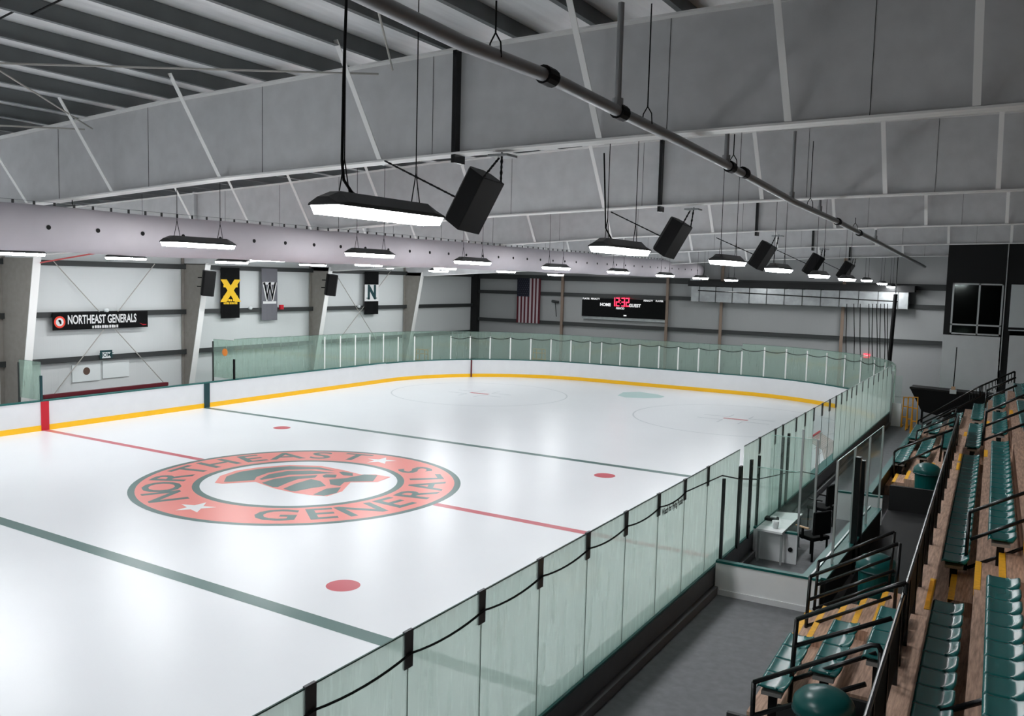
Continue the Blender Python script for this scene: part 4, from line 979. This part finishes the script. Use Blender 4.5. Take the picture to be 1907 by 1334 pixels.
seats('A', -12.0, -6.93, 'first upper row below the aisle', 'seats of the upper rows')
seats('B', -12.4, -6.8, 'second upper row below the aisle', 'seats of the upper rows')
seats('A', -5.0+.0, 4.6, 'long first upper row past the aisle', 'seats of the upper rows')
seats('B', -4.9, 4.6, 'long second upper row past the aisle', 'seats of the upper rows')
seats('A', 5.9, 10.4, 'first upper row past the second aisle', 'seats of the upper rows')
seats('B', 6.0, 10.5, 'second upper row past the second aisle', 'seats of the upper rows')
seats('C', 4.6-.0, 10.4, 'third upper row past the second aisle', 'seats of the upper rows')
seats('A', 11.5, 15.7, 'first upper row by the white booth', 'seats of the upper rows')
seats('B', 11.8, 15.7, 'second upper row by the white booth', 'seats of the upper rows')
seats('C', 11.5, 15.9, 'third upper row by the white booth', 'seats of the upper rows')
for k, lab in (('L1','bottom'),('L2','middle'),('L3','top')):
    seats(k, 7.4, 10.7, '%s far row next to the aisle' % lab, 'seats of the far lower block')
    seats(k, 12.0, 15.3, '%s far row by the hopper' % lab, 'seats of the far lower block')
# guard rail in front of the upper terrace
def gx(y): return 16.85+SK*(y+7)
r = empty('guard_rail', (gx(-4), -4, tz('A')), 'long black guard rail with solid panel along the front of the upper terrace', 'railing')
MB().tube([(gx(-14),-14,2.5), (gx(8.5),8.5,2.5)], .024, 10).build('top_rail', M['blacksat'], r)
MB().bar((gx(-14),-14,2.14), (gx(8.5),8.5,2.14), .02, .62).build('panel', M['darkwall'], r)
for i in range(19):
    y = -13.8+1.24*i; MB().box(gx(y)-.025, gx(y)+.025, y-.025, y+.025, 1.55, 2.5).build('post', M['blacksat'], r)
# railings across the stands
def railing(label, y, rails, posts, rad=.024, group='black pipe railings across the stands', close=None):
    r = empty('pipe_railing', at(*posts[0][1], 'y', y), label, 'railing', group)
    for i, L in enumerate(rails):
        MB().tube([at(u, v, 'y', y) for u, v in L], rad, 10).build('top_rail' if i == 0 else 'mid_rail', M['blacksat'], r, smooth=True)
    for a_, b_ in posts:
        MB().tube([at(*a_, 'y', y), at(*b_, 'y', y)], rad, 10).build('post', M['blacksat'], r, smooth=True)
    return r
railing('black pipe railing bordering the stairwell side of the lower aisle', -4.5, [[(1524.5,1046),(1666,991)], [(1521,1090),(1660,1039)], [(1514,1135),(1651.5,1086)]], [((1524.5,1046),(1514,1158)), ((1666,991),(1654,1105))])
railing('black three-bar railing on the lower aisle steps beside the stairwell railing', -5.4, [[(1509,1074),(1673,1013)], [(1508,1117),(1666,1063)], [(1503,1166),(1660,1112)]], [((1509,1074),(1499,1190)), ((1676,1012),(1664,1150))], .027)
railing('black three-bar railing crossing the short lower seat rows', -8.35, [[(1484,1154),(1668,1091),(1688,1086)], [(1481,1203),(1661,1152)], [(1477,1266),(1632,1217)]], [((1484,1154),(1470,1308)), ((1688,1086),(1672,1240))], .029)
railing('black pipe railing with bent top at the camera end of the lower block', -8.88, [[(1404,1271),(1623,1202),(1636,1203),(1641,1214)], [(1404,1333),(1612,1274.5)]], [((1404,1271),(1399,1372)), ((1641,1214),(1632,1380))], .03)
railing('black three-bar railing across the upper aisle above the stairwell', -4.7, [[(1806,954),(1935,909)], [(1807,1005),(1935,960)], [(1801,1058),(1935,1011)]], [((1806,954),(1797,1062))], .026)
railing('thick black rail crossing the upper seat rows closest to the camera', -10.2, [[(1753,1327),(1935,1278)]], [((1753,1327),(1751,1420))], .03)
railing('black three-bar railing across the second upper aisle', 4.7, [[(1836,768),(1895,741),(1915,733)], [(1833.5,794),(1915,762)], [(1829.6,821),(1915,787)]], [((1837,768),(1829,830))], .03)
railing('black three-bar railing beside the upper rows by the booth', 10.5, [[(1838,727),(1892,703)], [(1838,741),(1894,718)]], [((1838,727),(1835,760))], .03)
railing('black two-bar railing at the start of the far lower block', 7.2, [[(1665.7,842),(1674,836),(1782,798)], [(1672,866),(1752,831)], [(1668,893),(1712,876)]], [((1665.7,842),(1662,903)), ((1757,807),(1750,860))], .03)
railing('black pipe railing second along the far lower block', 10.9, [[(1708,803),(1780,774)], [(1720,807),(1786,782)]], [((1708,803),(1703,836)), ((1780,774),(1776,800))], .028)
railing('black pipe railing third along the far lower block', 13.5, [[(1718,788),(1782,758)], [(1722,797),(1780,770)]], [((1718,788),(1714,815)), ((1782,758),(1778,785))], .028)
r = railing('long black baluster railing climbing in front of the white booth', 17.2, [[(1709.6,784.5),(1820,722),(1890,692)], [(1709,800),(1834,733)]], [((1709.6,784.5),(1707,812)), ((1890,692),(1888,730)), ((1827,719),(1826,738))], .03)
b = MB()
for u in range(1806, 1890, 6):
    v = 728-(u-1808)*.44; b.tube([at(u, v, 'y', 17.2), at(u, v+18, 'y', 17.2)], .014, 6)
b.build('balusters', M['blacksat'], r)
# bins
def make_bin():
    r = empty('waste_bin', (0,0,0))
    MB().lathe([(0,0),(.24,0),(.27,.04),(.29,.85),(.295,.9),(0,.9)], (0,0,0), 28).build('drum', M['bin'], r, smooth=False)
    MB().lathe([(.325,.82),(.33,.9),(.315,.95),(.25,1.02),(.14,1.07),(0,1.08)], (0,0,0), 28).build('domed_lid', M['bin'], r, smooth=True)
    MB().lathe([(.33,.80),(.34,.82),(.33,.84)], (0,0,0), 28).build('lid_rim', M['dteal'], r)
    return r
b0 = make_bin()
for i, ((x, y), lab) in enumerate((((16.02,-3.62), 'round green waste bin in the stairwell behind the three-bar rails'), ((16.24,-9.28), 'round green waste bin below the bent-top railing, largest of the bins'), ((15.98,5.45), 'round green waste bin beside the aisle of the far lower block'))):
    o = b0 if i == 0 else copy_tree(b0); o.location = (x, y, FZ); tag(o, lab, 'bin', 'green waste bins')
# far end of the walkway
hy = 20.5
q = [at(u, v, 'y', hy) for u, v in ((1694,722),(1850,738),(1800,790),(1716,766))]
r = empty('black_hopper', at(1755,790,'y',hy), 'black tapered hopper standing below the white booth wall', 'hopper')
mb = MB(); N = Vector((0,1.3,0)); mb.add([tuple(p) for p in q]+[tuple(p+N) for p in q], [(0,1,2,3),(7,6,5,4)]+[(i,i+4,(i+1)%4+4,(i+1)%4) for i in range(4)]); mb.build('body', M['dteal'] if False else M['black'], r)
MB().bar(q[0], q[1], .08, .08).build('rim', M['blacksat'], r)
for p in (q[2], q[3]): MB().bar(p+Vector((0,.3,0)), Vector((p.x, p.y+.3, FZ)), .08, .08).build('leg', M['black'], r)
p = at(1775,728,'y',hy-.1)
r = empty('flag_marker', p, 'thin dark pole with white and orange base on the hopper rim', 'pole')
MB().tube([p, at(1782,647,'y',hy-.1)], .02, 6).build('pole', M['black'], r); MB().box(p.x-.12,p.x+.12,p.y-.08,p.y+.08,p.z-.12,p.z+.05).build('base', M['paper'], r); MB().box(p.x-.07,p.x+.07,p.y-.09,p.y+.05,p.z+.05,p.z+.17).build('orange_cap', M['wood'], r)
# white low gate, post and orange skating aids
gy_ = 19.0
a_ = at(1652,750,'y',gy_); b_ = at(1676,788,'y',gy_)
r = empty('white_gate', (a_.x, gy_, FZ), 'low white gate panel with pale post at the end of the walkway', 'gate')
gx0 = max(a_.x, 13.5)
MB().box(gx0, b_.x, gy_, gy_+.1, FZ, a_.z).build('gate_panel', M['boxwhite'], r)
t_ = at(1648,690,'y',gy_); MB().bar((13.47, gy_-.05, FZ), (13.47, gy_-.05, t_.z), .07, .07).build('post', M['alu'], r)
MB().box(gx0, at(1681,700,'y',gy_).x, gy_+.03, gy_+.045, a_.z, at(1670,700,'y',gy_).z).build('clear_panel', M['glassclear'], r)
for i, (u, w_) in enumerate(((1684,8),(1693,8),(1702,8))):
    yk = gy_-.2-.75*i; p = at(u, 790, 'y', yk); zt_ = at(u, 740, 'y', yk).z; w2 = .11
    r = empty('skating_aid', (p.x, p.y, FZ), 'orange tubular skating aid, %s of the three past the white gate' % ORD[i], 'skating aid', 'orange skating aids')
    h_ = zt_-FZ
    MB().tube([(p.x-w2, p.y, FZ+.03), (p.x-w2*.7, p.y, FZ+h_), (p.x+w2*.7, p.y, FZ+h_), (p.x+w2, p.y, FZ+.03)], .028, 8).build('frame', M['aid'], r)
    MB().tube([(p.x-w2*.9, p.y+.02, FZ+h_*.35), (p.x+w2*.9, p.y+.02, FZ+h_*.35)], .025, 8).tube([(p.x-w2*.8, p.y+.02, FZ+h_*.7), (p.x+w2*.8, p.y+.02, FZ+h_*.7)], .025, 8).build('cross_bars', M['aid'], r)
    MB().tube([(p.x-w2, p.y, FZ+.03), (p.x-w2, p.y+.6, FZ+.03)], .028, 8).tube([(p.x+w2, p.y, FZ+.03), (p.x+w2, p.y+.6, FZ+.03)], .028, 8).build('runners', M['aid'], r)

for i, (u, v) in enumerate(((786,660),(1004,660))):
    p = at(u, v, 'y', 24.6 if i == 0 else 30.6)
    r = empty('skating_aid', (p.x, p.y, 0), ['orange tubular skating aid behind the end glass below the flag corner post', 'orange tubular skating aid behind the end glass below the flag'][i], 'skating aid', 'orange skating aids behind the end glass')
    MB().tube([(p.x-.5, p.y, .03), (p.x-.42, p.y, 1.55), (p.x+.42, p.y, 1.55), (p.x+.5, p.y, .03)], .035, 8).build('frame', M['aid'], r)
    MB().tube([(p.x-.45, p.y, .9), (p.x+.45, p.y, .9)], .03, 8).tube([(p.x-.43, p.y, 1.3), (p.x+.43, p.y, 1.3)], .03, 8).tube([(p.x-.2, p.y, .9), (p.x-.2, p.y, 1.55)], .03, 8).tube([(p.x+.2, p.y, .9), (p.x+.2, p.y, 1.55)], .03, 8).build('cross_bars', M['aid'], r)
    MB().tube([(p.x-.5, p.y, .03), (p.x-.5, p.y+.8, .03)], .035, 8).tube([(p.x+.5, p.y, .03), (p.x+.5, p.y+.8, .03)], .035, 8).build('runners', M['aid'], r)
